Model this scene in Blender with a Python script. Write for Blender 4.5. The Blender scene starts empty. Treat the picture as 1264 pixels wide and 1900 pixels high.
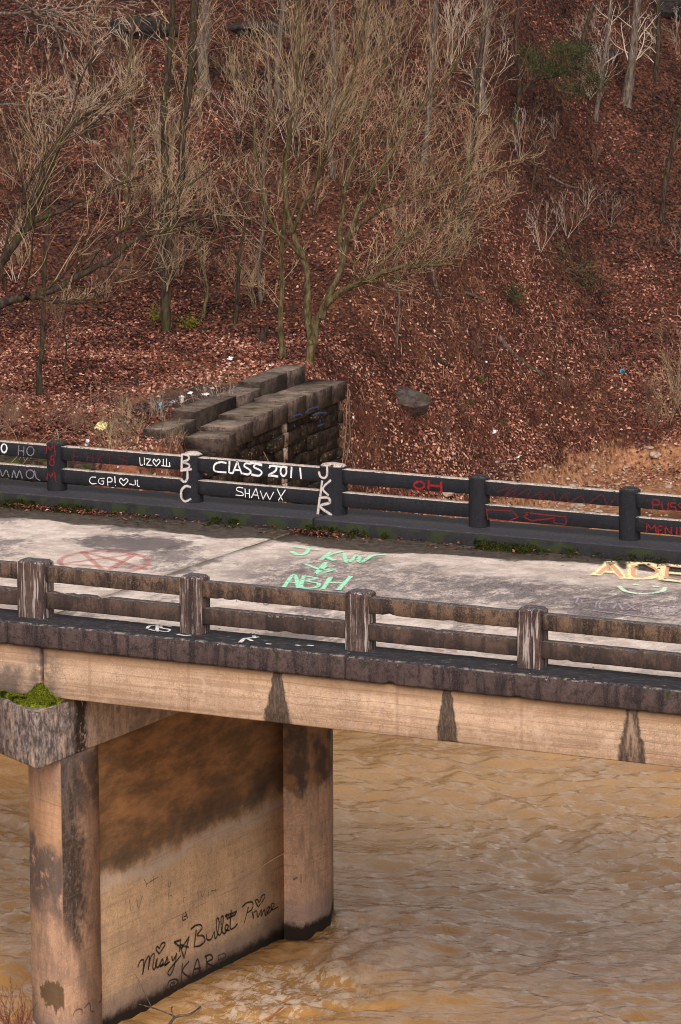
import bpy, bmesh, math, random
import numpy as np
from mathutils import Vector, noise as mn
random.seed(7); RNG = np.random.default_rng(11)
S = bpy.context.scene
COL = S.collection

# ------------------------------------------------------------------ camera
F = 8000.0                                   # focal length in pixels of the 1264 x 1900 photograph
CAM = np.array([29.5874, -48.3520, 11.4647])
YAW, PITCH, ROLL = -0.475849, 0.175826, -0.003871
fw = np.array([math.sin(YAW)*math.cos(PITCH), math.cos(YAW)*math.cos(PITCH), -math.sin(PITCH)])
r0 = np.array([math.cos(YAW), -math.sin(YAW), 0.0]); u0 = np.cross(r0, fw)
rt = r0*math.cos(ROLL)+u0*math.sin(ROLL); up = -r0*math.sin(ROLL)+u0*math.cos(ROLL)
cd = bpy.data.cameras.new('camera'); cam = bpy.data.objects.new('camera', cd); COL.objects.link(cam)
from mathutils import Matrix
m = Matrix(((rt[0], up[0], -fw[0], CAM[0]), (rt[1], up[1], -fw[1], CAM[1]), (rt[2], up[2], -fw[2], CAM[2]), (0, 0, 0, 1)))
cam.matrix_world = m
cd.sensor_fit = 'VERTICAL'; cd.sensor_height = 36; cd.sensor_width = 36*1264/1900; cd.lens = F/1900*36
cd.clip_start = 1; cd.clip_end = 3000
S.camera = cam
# ------------------------------------------------------------------ light: overcast
SUN_EL, SUN_AZ = math.radians(38), math.radians(152)   # azimuth clockwise from +Y
w = bpy.data.worlds.new('World'); S.world = w; w.use_nodes = True
wt = w.node_tree; bg = wt.nodes['Background']
sky = wt.nodes.new('ShaderNodeTexSky'); sky.sky_type = 'NISHITA'; sky.sun_disc = False
sky.sun_elevation = SUN_EL; sky.sun_rotation = SUN_AZ; sky.dust_density = 4; sky.air_density = 1.0
hs = wt.nodes.new('ShaderNodeHueSaturation'); hs.inputs['Saturation'].default_value = 0.10
hs.inputs['Value'].default_value = 1.0
wt.links.new(sky.outputs[0], hs.inputs['Color']); tn = wt.nodes.new('ShaderNodeMix'); tn.data_type = 'RGBA'; tn.blend_type = 'MULTIPLY'; tn.inputs[0].default_value = 1
tn.inputs[7].default_value = (1.0, .94, .9, 1)     # warm white balance of the photograph
wt.links.new(hs.outputs[0], tn.inputs[6]); wt.links.new(tn.outputs[2], bg.inputs[0])
bg.inputs[1].default_value = 0.15
sl = bpy.data.lights.new('sun', 'SUN'); sl.energy = 1.0; sl.angle = math.radians(60); sl.color = (1, .95, .88)
so = bpy.data.objects.new('sun', sl); COL.objects.link(so)
sd_ = Vector((math.sin(SUN_AZ)*math.cos(SUN_EL), math.cos(SUN_AZ)*math.cos(SUN_EL), math.sin(SUN_EL)))
so.rotation_euler = sd_.to_track_quat('Z', 'Y').to_euler(); so.location = (0, 0, 40)
S.view_settings.view_transform = 'Standard'; S.view_settings.look = 'None'
S.view_settings.exposure = 0.5; S.view_settings.gamma = 1
S.render.engine = 'CYCLES'
S.render.resolution_x = 681; S.render.resolution_y = 1024
S.cycles.pixel_filter_type = 'BLACKMAN_HARRIS'; S.cycles.filter_width = 1.05
S.cycles.max_bounces = 6; S.cycles.diffuse_bounces = 3; S.cycles.transparent_max_bounces = 12

# ------------------------------------------------------------------ helpers: photo ray -> place
def ray(px, py):
    d = fw*F + rt*(px-632) - up*(py-950)
    return d/np.linalg.norm(d)
def at(px, py, ax, v):
    d = ray(px, py); t = (v-CAM[ax])/d[ax]; return CAM+d*t
Rh = np.array([math.cos(YAW), -math.sin(YAW)]); Fh = np.array([math.sin(YAW), math.cos(YAW)])
def sd2xy(s, d):
    return CAM[0]+s*Rh[0]+d*Fh[0], CAM[1]+s*Rh[1]+d*Fh[1]
def xy2sd(x, y):
    return (x-CAM[0])*Rh[0]+(y-CAM[1])*Rh[1], (x-CAM[0])*Fh[0]+(y-CAM[1])*Fh[1]
def at_depth(px, py, d):
    r = ray(px, py); t = d/(r[0]*Fh[0]+r[1]*Fh[1]); return CAM+r*t

# vectorised noise
_T = RNG.random((256, 256)).astype(np.float64)*2-1
def vn(x, y):
    x = np.asarray(x, float); y = np.asarray(y, float)
    xi = np.floor(x).astype(int); yi = np.floor(y).astype(int)
    fx = x-xi; fy = y-yi; fx = fx*fx*(3-2*fx); fy = fy*fy*(3-2*fy)
    a = _T[xi % 256, yi % 256]; b = _T[(xi+1) % 256, yi % 256]; c = _T[xi % 256, (yi+1) % 256]; d = _T[(xi+1) % 256, (yi+1) % 256]
    return (a*(1-fx)+b*fx)*(1-fy)+(c*(1-fx)+d*fx)*fy
def fbm(x, y, o=3, g=.5):
    v = 0; a = 1.0
    for i in range(o):
        v = v+a*vn(x+17.3*i, y-9.1*i); x = x*2.03; y = y*2.03; a *= g
    return v
def ss(a, b, x):
    t = np.clip((x-a)/(b-a), 0, 1); return t*t*(3-2*t)

WATER = -6.0
def hz(x, y):
    x = np.asarray(x, float); y = np.asarray(y, float)
    s, d = xy2sd(x, y)
    toe = np.clip(89+1.05*s, 88, 96)+.5*vn(s*.6, d*0+3)
    b = np.clip((s-2)*1.3, .3, 6)
    t = d-toe
    far = np.maximum(t-b, 0)
    zr = -6.12+.09*np.clip(t, 0, None).clip(None, b)+.55*ss(0, .7, t-b)+.5*np.minimum(far, 24)+.03*np.maximum(far-24, 0).clip(None, 160)  # hill top levelled off out of view so the river reflects open sky
    zr = zr-np.clip(-t, 0, 6)*.5
    zl = -1.28+.5*np.clip(d-95, 0, 17)+.03*np.clip(d-112, 0, 160)
    dy = y-19.5
    zl = np.where(dy < 0, np.maximum(-1.28+dy*4.2, -9), zl)
    yb_ = np.clip(y-29, 0, 30)
    x0 = -11.15+.116*np.clip(28.67-y, 0, 8)+.7*(1-ss(21.0, 22.6, y))-.5*yb_; wdt = .9+.4*yb_
    mk = 1-ss(0, 1, (x-x0)/wdt)
    z = zr*(1-mk)+zl*mk
    rough = ss(-8, -5.2, z)*(1-.75*mk*(1-ss(95, 97, d)))
    beach = ss(b+.2, b+1.5, t)
    rough = rough*(.15+.85*np.maximum(beach, mk))
    z = z+rough*(.42*fbm(x*.22, y*.22, 2)+.16*fbm(x*.9+5, y*.9, 3))+.03*fbm(x*3, y*3, 2)
    # old wash cuts in the slope
    gul = np.exp(-((s-(3.4+.35*(100-d)))/.45)**2)*ss(96.5, 98, d)*(1-ss(100.5, 102, d))
    z = z-.35*gul
    hol = np.exp(-((s+4.6)/3.0)**2)*np.exp(-((d-101)/1.5)**2)
    z = z-.9*hol
    # low near bank outside the lower left of the picture
    nb = (1-ss(-6.5, -3.0, s))*(1-ss(54.0, 56.5, d))
    z = np.maximum(z, -9+nb*3.4)
    return z
def ground(px, py, d0=72, d1=140):
    ds = np.arange(d0, d1, .05); r = ray(px, py); k = ds/(r[0]*Fh[0]+r[1]*Fh[1])
    P = CAM[None, :]+r[None, :]*k[:, None]
    g = hz(P[:, 0], P[:, 1]); i = np.argmax(P[:, 2] < g)
    return np.array([P[i, 0], P[i, 1], g[i]]), ds[i]

# ------------------------------------------------------------------ objects
def link(o): COL.objects.link(o); return o
def tago(o, label=None, cat=None, group=None, kind=None):
    if label: o['label'] = label
    if cat: o['category'] = cat
    if group: o['group'] = group
    if kind: o['kind'] = kind
    return o
def empty(name, loc, label, cat, group=None):
    o = bpy.data.objects.new(name, None); o.empty_display_size = .2; link(o); o.location = loc
    return tago(o, label, cat, group)
def mesh_np(name, V, Fc, mat, parent=None, smooth=False, origin=None, attrs=None):
    """V (n,3), Fc (m,k) equal sized faces or a list of such arrays"""
    V = np.asarray(V, np.float32)
    if parent is not None:
        V = V-np.array(root_loc(parent), np.float32)
    elif origin is not None: V = V-np.array(origin, np.float32)
    me = bpy.data.meshes.new(name)
    if isinstance(Fc, np.ndarray): Fc = [Fc]
    nl = sum(f.size for f in Fc); nf = sum(len(f) for f in Fc)
    me.vertices.add(len(V)); me.vertices.foreach_set('co', V.ravel())
    me.loops.add(nl); me.polygons.add(nf)
    me.loops.foreach_set('vertex_index', np.concatenate([f.ravel() for f in Fc]).astype(np.int32))
    ls = []; o0 = 0
    for f in Fc:
        k = f.shape[1]; ls.append(o0+np.arange(len(f))*k); o0 += f.size
    me.polygons.foreach_set('loop_start', np.concatenate(ls).astype(np.int32))
    if attrs:
        for an, av in attrs.items():
            a = me.attributes.new(an, 'FLOAT', 'POINT'); a.data.foreach_set('value', np.asarray(av, np.float32))
    me.update(calc_edges=True); me.validate()
    if smooth: me.polygons.foreach_set('use_smooth', np.ones(nf, bool))
    me.materials.append(mat)
    o = bpy.data.objects.new(name, me); link(o)
    if parent is not None: o.parent = parent
    elif origin is not None: o.location = origin
    return o
def root_loc(p):
    l = Vector(p.location)
    while p.parent: p = p.parent; l += p.location
    return tuple(l)

# ------------------------------------------------------------------ node helpers
class M:
    def __init__(s, name, rough=.9, spec=.3):
        s.m = bpy.data.materials.new(name); s.m.use_nodes = True; s.t = s.m.node_tree
        s.b = s.t.nodes['Principled BSDF']; s.b.inputs['Roughness'].default_value = rough
        s.b.inputs['Specular IOR Level'].default_value = spec
        g = s.t.nodes.new('ShaderNodeNewGeometry'); s.pos = g.outputs['Position']; s.nor = g.outputs['Normal']
        sx = s.t.nodes.new('ShaderNodeSeparateXYZ'); s.t.links.new(s.pos, sx.inputs[0])
        s.x, s.y, s.z = sx.outputs
    def L(s, v, i):
        if hasattr(v, 'links') or isinstance(v, bpy.types.NodeSocket): s.t.links.new(v, i)
        elif isinstance(v, (tuple, list)) and len(v) == 3 and i.type == 'RGBA': i.default_value = (*v, 1)
        else: i.default_value = v
    def mp(s, sc, loc=(0, 0, 0), rot=(0, 0, 0), vec=None):
        n = s.t.nodes.new('ShaderNodeMapping'); s.t.links.new(vec or s.pos, n.inputs[0])
        n.inputs['Scale'].default_value = sc if isinstance(sc, tuple) else (sc,)*3; n.inputs['Location'].default_value = loc
        n.inputs['Rotation'].default_value = rot; return n.outputs[0]
    def noise(s, sc, det=4, rough=.55, vec=None, dist=0):
        n = s.t.nodes.new('ShaderNodeTexNoise'); s.t.links.new(vec or s.pos, n.inputs['Vector'])
        n.inputs['Scale'].default_value = sc; n.inputs['Detail'].default_value = det; n.inputs['Roughness'].default_value = rough
        n.inputs['Distortion'].default_value = dist; return n.outputs['Fac']
    def vor(s, sc, vec=None, feat='F1'):
        n = s.t.nodes.new('ShaderNodeTexVoronoi'); s.t.links.new(vec or s.pos, n.inputs['Vector']); n.feature = feat
        n.inputs['Scale'].default_value = sc; return n.outputs['Distance']
    def sm(s, v, a, b, lo=0., hi=1.):
        n = s.t.nodes.new('ShaderNodeMapRange'); n.interpolation_type = 'SMOOTHSTEP'; s.L(v, n.inputs[0])
        for k, q in enumerate((a, b, lo, hi)): s.L(q, n.inputs[1+k])
        return n.outputs[0]
    def ma(s, op, a, b=0., c=0.):
        n = s.t.nodes.new('ShaderNodeMath'); n.operation = op
        for k, q in enumerate((a, b, c)): s.L(q, n.inputs[k])
        return n.outputs[0]
    def mul(s, *a):
        r = a[0]
        for q in a[1:]: r = s.ma('MULTIPLY', r, q)
        return r
    def mix(s, f, a, b, mode='MIX'):
        n = s.t.nodes.new('ShaderNodeMix'); n.data_type = 'RGBA'; n.blend_type = mode
        s.L(f, n.inputs[0]); s.L(a, n.inputs[6]); s.L(b, n.inputs[7]); return n.outputs[2]
    def ramp(s, f, st):
        n = s.t.nodes.new('ShaderNodeValToRGB'); s.L(f, n.inputs[0]); e = n.color_ramp.elements
        while len(e) < len(st): e.new(.5)
        for k, (p, c) in enumerate(st): e[k].position = p; e[k].color = (*c, 1)
        return n.outputs[0]
    def attr(s, nm):
        n = s.t.nodes.new('ShaderNodeAttribute'); n.attribute_name = nm; return n.outputs['Fac']
    def rnd(s):
        return s.t.nodes.new('ShaderNodeObjectInfo').outputs['Random']
    def bump(s, h, st=.4, dist=.02, prev=None):
        n = s.t.nodes.new('ShaderNodeBump'); s.L(h, n.inputs['Height']); n.inputs['Strength'].default_value = st
        n.inputs['Distance'].default_value = dist
        if prev: s.t.links.new(prev, n.inputs['Normal'])
        s.t.links.new(n.outputs[0], s.b.inputs['Normal']); return n.outputs[0]
    def out(s, col, rough=None):
        s.L(col, s.b.inputs['Base Color'])
        if rough is not None: s.L(rough, s.b.inputs['Roughness'])
        return s.m

def simple(name, col, rough=.85, var=.35, sc=8):
    k = M(name, rough); n = k.noise(sc, 5)
    return k.out(k.mix(k.sm(n, .3, .7), tuple(c*(1-var) for c in col), tuple(min(1, c*(1+var)) for c in col)))

# --- leaf litter & ground
k = M('leaf_litter_ground', .95, .15)
n1 = k.noise(.9, 6); n2 = k.noise(14, 6, .7); n3 = k.vor(16)
c = k.ramp(n2, [(.33, (.010, .004, .003)), (.48, (.045, .017, .011)), (.58, (.105, .04, .024)), (.7, (.2, .085, .05))])
c = k.mix(k.mul(k.sm(n1, .52, .62), k.sm(n2, .4, .6)), c, (.15, .06, .032))
orange = k.mix(k.sm(k.noise(7, 7, .75), .35, .68), (.14, .062, .03), (.42, .21, .11))
shelf = k.mul(k.sm(k.ma('ADD', k.x, k.mul(k.ma('SUBTRACT', k.y, 20), .3)), -7.5, -9.5), k.sm(k.y, 33, 30), k.sm(k.noise(2, 6, .7), .4, .6), .6)
c = k.mix(shelf, c, (.3, .125, .065))
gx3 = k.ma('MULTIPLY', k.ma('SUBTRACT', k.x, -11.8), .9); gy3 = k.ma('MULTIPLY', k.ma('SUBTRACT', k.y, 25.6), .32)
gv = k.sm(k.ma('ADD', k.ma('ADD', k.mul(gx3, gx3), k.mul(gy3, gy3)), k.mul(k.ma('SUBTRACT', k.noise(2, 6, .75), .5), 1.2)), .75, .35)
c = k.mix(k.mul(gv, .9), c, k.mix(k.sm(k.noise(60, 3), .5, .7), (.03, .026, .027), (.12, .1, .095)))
sandz = k.sm(k.ma('ADD', k.z, k.ma('MULTIPLY', k.noise(.8, 4), 1.0)), -5.25+.5, -5.25+.2) if False else k.sm(k.ma('ADD', k.z, k.mul(k.ma('SUBTRACT', k.noise(1.3, 8, .8), .5), 2.4)), -4.85, -5.1)
c = k.mix(sandz, c, orange)
pebb = k.sm(k.vor(7), .22, .16)
c = k.mix(k.mul(pebb, sandz, k.sm(k.noise(.7, 3), .48, .56)), c, (.3, .2, .15))
wet = k.sm(k.z, -5.86, -6.0)
c = k.mix(wet, c, (.1, .04, .018))
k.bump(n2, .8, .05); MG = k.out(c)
k = M('fallen_leaves', .75, .3)
c = k.ramp(k.attr('tone'), [(0., (.009, .004, .003)), (.22, (.036, .013, .009)), (.48, (.12, .036, .025)), (.68, (.23, .08, .05)), (.86, (.36, .145, .095)), (1., (.52, .3, .22))])
ML = k.out(c)

# --- bark and twigs
def bark(name, a, b, moss=0.0, mossc=(.07, .085, .01)):
    k = M(name, .95, .1)
    n = k.noise(18, 5, .7, vec=k.mp((1, 1, .25))); c = k.mix(k.sm(n, .35, .68), a, b)
    if moss: c = k.mix(k.mul(k.sm(k.noise(3.4, 5, .7), .5, .6), moss*.6), c, k.mix(k.noise(30, 2), tuple(q*.3 for q in mossc), tuple(q*.75 for q in mossc)))
    k.bump(n, .6, .03); return k.out(c)
BARK_DARK = bark('dark_mossy_bark', (.018, .012, .01), (.075, .052, .038), .75)
BARK_GREY = bark('grey_bark', (.045, .032, .026), (.17, .128, .108), .2)
BARK_OLIVE = bark('olive_bark', (.035, .025, .014), (.14, .105, .055), .5)
TWIG_OLIVE = simple('olive_twig_bark', (.26, .185, .115), .9, .65, 3.5)
TWIG_PALE = simple('pale_twig_bark', (.4, .32, .26), .9, .35, 2)
TWIG_VINE = simple('vine_bark', (.21, .14, .095), .9, .4, 2)
TWIG_BROWN = simple('brown_twig_bark', (.16, .09, .062), .9, .45, 2)
TWIG_RED = simple('red_brown_stem', (.15, .052, .036), .9, .5, 2)
GRASS_PINK = simple('dry_pinkish_stem', (.33, .165, .115), .9, .45, 2)

# --- concretes
def concrete(name, base, dark, grime=.5, streak=.5, extra=None, rough=.92, bump=.5):
    k = M(name, rough, .25)
    big = k.noise(1.7, 8, .62); mid = k.noise(9, 8, .68); fine = k.noise(85, 4, .7)
    st = k.noise(5, 5, .6, vec=k.mp((1.5, 1.5, .16)))
    c = k.mix(k.sm(big, .32, .7), tuple(q*.82 for q in base), tuple(q*1.12 for q in base))
    c = k.mix(k.mul(k.sm(mid, .44, .66), grime), c, dark)
    c = k.mix(k.mul(k.sm(st, .47, .64), streak), c, tuple(q*.8 for q in dark))
    c = k.mix(k.mul(k.sm(fine, .5, .66), .5), c, tuple(min(1, q*1.8+.03) for q in base))
    c = k.mix(k.mul(k.sm(k.noise(38, 5, .8), .52, .66), .6), c, tuple(q*.5 for q in dark))
    vc = k.noise(11, 8, .8, vec=k.mp((1.2, 1.2, .7)))
    c = k.mix(k.mul(k.sm(vc, .53, .62), .4), c, tuple(q*.45 for q in base))
    if extra: c = extra(k, c)
    h = k.ma('ADD', k.ma('MULTIPLY', mid, .7), k.ma('MULTIPLY', fine, .3)); k.bump(h, bump, .015)
    return k.out(c)
def upf(k):
    sx = k.t.nodes.new('ShaderNodeSeparateXYZ'); k.t.links.new(k.nor, sx.inputs[0]); return sx.outputs[2]
def ex_top_dark(k, c):
    u = k.sm(upf(k), .6, .9)
    return k.mix(k.mul(u, .9), c, k.mix(k.sm(k.noise(30, 5, .7), .45, .7), (.045, .041, .052), (.2, .165, .155)))
def ex_rail(k, c):
    c = k.mix(k.mul(k.sm(k.z, .45, .38), .55), c, (.036, .024, .024))
    lo = k.sm(k.noise(3.2, 7, .7, vec=k.mp((1, 1, .5))), .5, .6)
    c = k.mix(k.mul(lo, .7), c, (.022, .016, .015))
    ed = k.mul(k.sm(k.noise(16, 6, .75), .56, .64), k.ma('MAXIMUM', k.sm(k.z, .66, .70), k.sm(k.ma('ABSOLUTE', k.ma('SUBTRACT', k.z, .34)), .03, .0)))
    c = k.mix(k.mul(ed, .6), c, (.33, .24, .17))
    u = k.sm(upf(k), .6, .9)
    return k.mix(k.mul(u, .9), c, k.mix(k.sm(k.noise(30, 5, .7), .45, .7), (.055, .05, .06), (.26, .2, .17)))
def ex_post(k, c):
    w = k.mul(k.sm(k.noise(4, 6, .65, vec=k.mp((7, 7, .35))), .53, .6), .75)
    c = k.mix(w, c, (.4, .34, .32)); return ex_top_dark(k, c)
RAIL = concrete('weathered_brown_concrete', (.12, .073, .048), (.02, .013, .012), .85, .95, ex_rail)
POST = concrete('streaked_post_concrete', (.085, .053, .043), (.018, .012, .013), .7, .85, ex_post)
def ex_fascia(k, c):
    u = k.sm(upf(k), .5, .8)
    lum = k.mix(k.sm(k.noise(14, 8, .75, vec=k.mp((.5, 1, 1))), .46, .72), (.017, .016, .022), (.085, .072, .075))
    edge = k.mul(k.sm(k.y, -.26, -.31), k.sm(k.noise(7, 8, .78), .47, .58))
    lum = k.mix(edge, lum, (.2, .165, .14))
    c = k.mix(u, c, lum)
    wh = k.mul(k.sm(k.z, -.09, -.02), k.sm(k.noise(9, 8, .8), .61, .66), .7)
    c = k.mix(wh, c, (.5, .44, .38))
    ms = k.mul(k.sm(k.noise(5.5, 5), .63, .67), k.sm(k.z, -.22, -.05))
    return k.mix(ms, c, (.022, .028, .008))
FASC = concrete('dark_stained_kerb_concrete', (.066, .043, .04), (.010, .007, .009), .85, .8, ex_fascia)
def ex_girder(k, c):
    # board marks of the formwork
    bm_ = k.noise(3, 5, .65, vec=k.mp((.15, .12, 5.5)))
    c = k.mix(k.mul(k.sm(bm_, .46, .6), .6), c, (.25, .155, .1))
    c = k.mix(k.mul(k.sm(k.noise(2.3, 7, .75), .5, .62), .3), c, (.6, .46, .36))
    ln = k.ma('ABSOLUTE', k.ma('SUBTRACT', k.ma('FRACT', k.ma('MULTIPLY', k.ma('ADD', k.z, k.mul(k.noise(1.3, 2), .05)), 7.2)), .5))
    c = k.mix(k.mul(k.sm(ln, .44, .5), k.sm(k.noise(1.1, 5), .42, .6), .6), c, (.15, .095, .065))
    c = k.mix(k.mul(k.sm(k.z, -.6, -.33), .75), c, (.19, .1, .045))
    n = k.ma('SUBTRACT', k.noise(7, 5, .7), .5)
    for xc, w0, w1, core in ((3.87, .07, .2, 0), (6.31, .07, .15, 0), (8.86, .09, .2, 1)):
        hw = k.ma('ADD', k.sm(k.z, -.31, -1.0, w0, w1), k.mul(k.ma('SUBTRACT', k.noise(2.7+xc, 3), .5), .08))
        dx = k.ma('ADD', k.ma('ABSOLUTE', k.ma('SUBTRACT', k.x, xc)), k.mul(n, .07))
        q = k.ma('DIVIDE', dx, hw)
        mk = k.sm(k.ma('ADD', q, k.mul(k.ma('SUBTRACT', k.noise(16, 8, .8, vec=k.mp((1, 1, .35))), .5), .55)), 1.1, .82)
        col = k.mix(k.sm(k.noise(20, 8, .8, vec=k.mp((1.6, 1, .4))), .4, .7), (.022, .016, .013), (.13, .088, .065))
        if core: col = k.mix(k.mul(k.sm(q, .7, .4), k.sm(k.noise(9, 7, .8, vec=k.mp((1.5, 1, .3))), .42, .6), .8), col, (.3, .2, .14))
        c = k.mix(k.mul(mk, .93), c, col)
    for xc in (1.05, 2.55, 5.6, 7.35):
        dx = k.ma('ABSOLUTE', k.ma('SUBTRACT', k.x, xc)); c = k.mix(k.mul(k.sm(dx, .035, .01), .3), c, (.19, .1, .06))
    j = k.mul(k.sm(k.ma('ABSOLUTE', k.ma('SUBTRACT', k.x, .31)), .42, .02), k.sm(k.noise(4, 5), .38, .58))
    c = k.mix(k.mul(j, .8), c, (.08, .062, .06))
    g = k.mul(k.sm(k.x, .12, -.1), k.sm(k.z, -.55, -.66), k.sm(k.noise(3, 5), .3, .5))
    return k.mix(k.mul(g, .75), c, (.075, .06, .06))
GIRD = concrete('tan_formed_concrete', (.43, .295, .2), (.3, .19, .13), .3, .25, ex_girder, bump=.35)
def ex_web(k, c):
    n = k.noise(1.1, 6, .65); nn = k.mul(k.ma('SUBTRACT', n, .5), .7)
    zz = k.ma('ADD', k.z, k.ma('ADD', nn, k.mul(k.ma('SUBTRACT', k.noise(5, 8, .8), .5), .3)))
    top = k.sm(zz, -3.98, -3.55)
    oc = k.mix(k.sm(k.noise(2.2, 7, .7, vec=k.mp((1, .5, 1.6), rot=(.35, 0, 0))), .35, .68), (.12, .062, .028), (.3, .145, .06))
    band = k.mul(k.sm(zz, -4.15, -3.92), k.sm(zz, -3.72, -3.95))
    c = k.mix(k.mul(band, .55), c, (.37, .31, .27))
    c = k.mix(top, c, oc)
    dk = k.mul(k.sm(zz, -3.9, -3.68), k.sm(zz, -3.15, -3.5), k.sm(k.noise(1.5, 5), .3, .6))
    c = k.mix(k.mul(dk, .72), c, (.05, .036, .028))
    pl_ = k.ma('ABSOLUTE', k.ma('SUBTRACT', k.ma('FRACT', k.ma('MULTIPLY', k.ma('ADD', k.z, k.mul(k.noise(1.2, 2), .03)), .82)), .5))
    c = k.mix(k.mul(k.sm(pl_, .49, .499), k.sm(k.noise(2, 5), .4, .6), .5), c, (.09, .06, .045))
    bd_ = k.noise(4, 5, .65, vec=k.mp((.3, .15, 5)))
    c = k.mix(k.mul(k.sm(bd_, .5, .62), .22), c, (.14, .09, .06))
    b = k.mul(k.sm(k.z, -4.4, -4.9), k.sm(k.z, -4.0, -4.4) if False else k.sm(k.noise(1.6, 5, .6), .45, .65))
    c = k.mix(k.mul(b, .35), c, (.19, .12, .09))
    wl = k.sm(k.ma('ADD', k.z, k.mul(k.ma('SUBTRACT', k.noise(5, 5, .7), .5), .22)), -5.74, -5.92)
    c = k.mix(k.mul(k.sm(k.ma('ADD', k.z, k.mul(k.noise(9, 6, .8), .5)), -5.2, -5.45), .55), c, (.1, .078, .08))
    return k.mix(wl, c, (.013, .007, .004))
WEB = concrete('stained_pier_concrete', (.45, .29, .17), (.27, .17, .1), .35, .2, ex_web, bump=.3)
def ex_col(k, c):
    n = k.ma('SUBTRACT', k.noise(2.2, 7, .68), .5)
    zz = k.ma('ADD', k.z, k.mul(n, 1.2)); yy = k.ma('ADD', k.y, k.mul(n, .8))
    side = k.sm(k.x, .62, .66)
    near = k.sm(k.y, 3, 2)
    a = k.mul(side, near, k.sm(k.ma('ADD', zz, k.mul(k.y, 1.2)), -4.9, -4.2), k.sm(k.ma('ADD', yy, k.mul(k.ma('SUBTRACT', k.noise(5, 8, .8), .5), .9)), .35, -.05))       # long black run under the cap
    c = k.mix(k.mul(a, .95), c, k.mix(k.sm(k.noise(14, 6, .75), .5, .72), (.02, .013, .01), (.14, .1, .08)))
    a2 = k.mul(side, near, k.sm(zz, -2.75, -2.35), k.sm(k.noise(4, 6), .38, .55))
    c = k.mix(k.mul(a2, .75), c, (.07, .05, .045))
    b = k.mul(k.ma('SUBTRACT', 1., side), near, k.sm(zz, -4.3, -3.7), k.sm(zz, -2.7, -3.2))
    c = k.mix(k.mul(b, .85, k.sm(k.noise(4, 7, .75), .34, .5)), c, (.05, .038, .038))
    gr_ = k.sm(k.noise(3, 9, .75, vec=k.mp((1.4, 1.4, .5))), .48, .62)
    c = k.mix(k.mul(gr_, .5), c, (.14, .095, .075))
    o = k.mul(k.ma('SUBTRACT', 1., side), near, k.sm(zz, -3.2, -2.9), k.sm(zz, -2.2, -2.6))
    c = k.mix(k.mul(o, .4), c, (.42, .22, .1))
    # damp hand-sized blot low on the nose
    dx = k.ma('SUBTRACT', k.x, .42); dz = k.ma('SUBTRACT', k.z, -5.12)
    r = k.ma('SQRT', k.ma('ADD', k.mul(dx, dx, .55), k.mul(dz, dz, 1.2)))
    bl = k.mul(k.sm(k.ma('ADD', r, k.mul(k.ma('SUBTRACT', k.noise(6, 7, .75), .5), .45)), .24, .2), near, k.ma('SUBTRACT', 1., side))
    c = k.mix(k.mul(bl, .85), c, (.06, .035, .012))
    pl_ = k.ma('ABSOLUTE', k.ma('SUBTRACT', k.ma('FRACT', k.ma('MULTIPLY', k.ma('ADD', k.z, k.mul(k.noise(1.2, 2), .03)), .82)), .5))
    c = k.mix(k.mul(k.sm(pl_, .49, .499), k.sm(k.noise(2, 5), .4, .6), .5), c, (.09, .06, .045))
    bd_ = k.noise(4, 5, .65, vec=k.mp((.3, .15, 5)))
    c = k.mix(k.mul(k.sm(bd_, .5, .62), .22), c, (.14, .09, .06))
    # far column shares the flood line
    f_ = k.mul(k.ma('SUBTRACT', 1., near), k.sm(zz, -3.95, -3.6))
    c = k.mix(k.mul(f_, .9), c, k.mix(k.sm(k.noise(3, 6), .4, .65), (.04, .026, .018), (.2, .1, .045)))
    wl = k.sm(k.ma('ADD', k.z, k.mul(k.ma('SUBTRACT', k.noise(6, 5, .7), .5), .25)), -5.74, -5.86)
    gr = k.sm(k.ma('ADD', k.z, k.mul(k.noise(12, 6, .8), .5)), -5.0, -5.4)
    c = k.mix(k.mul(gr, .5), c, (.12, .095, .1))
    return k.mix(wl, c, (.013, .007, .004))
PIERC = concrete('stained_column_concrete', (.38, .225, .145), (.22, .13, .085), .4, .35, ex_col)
def ex_cap(k, c):
    sp = k.mul(k.sm(k.y, .25, -.05), k.sm(k.noise(3.5, 8, .75, vec=k.mp((1.3, 1.3, .5))), .36, .5))
    c = k.mix(k.mul(sp, .9), c, k.mix(k.sm(k.noise(9, 9, .8, vec=k.mp((1.2, 1.2, .8))), .42, .66), (.028, .022, .024), (.27, .215, .2)))
    run = k.mul(k.sm(k.ma('ABSOLUTE', k.ma('SUBTRACT', k.y, k.mul(k.noise(3, 4), .3))), .2, .1), k.sm(k.noise(10, 5, .7), .35, .5))
    c = k.mix(k.mul(run, .95), c, (.012, .008, .006))
    fr = k.mul(k.sm(k.y, .25, .5), k.sm(k.noise(2.5, 5, .6), .45, .6))
    return k.mix(k.mul(fr, .5), c, (.1, .07, .055))
CAPM = concrete('blackened_cap_concrete', (.36, .25, .18), (.1, .075, .068), .5, .4, ex_cap)
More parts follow.
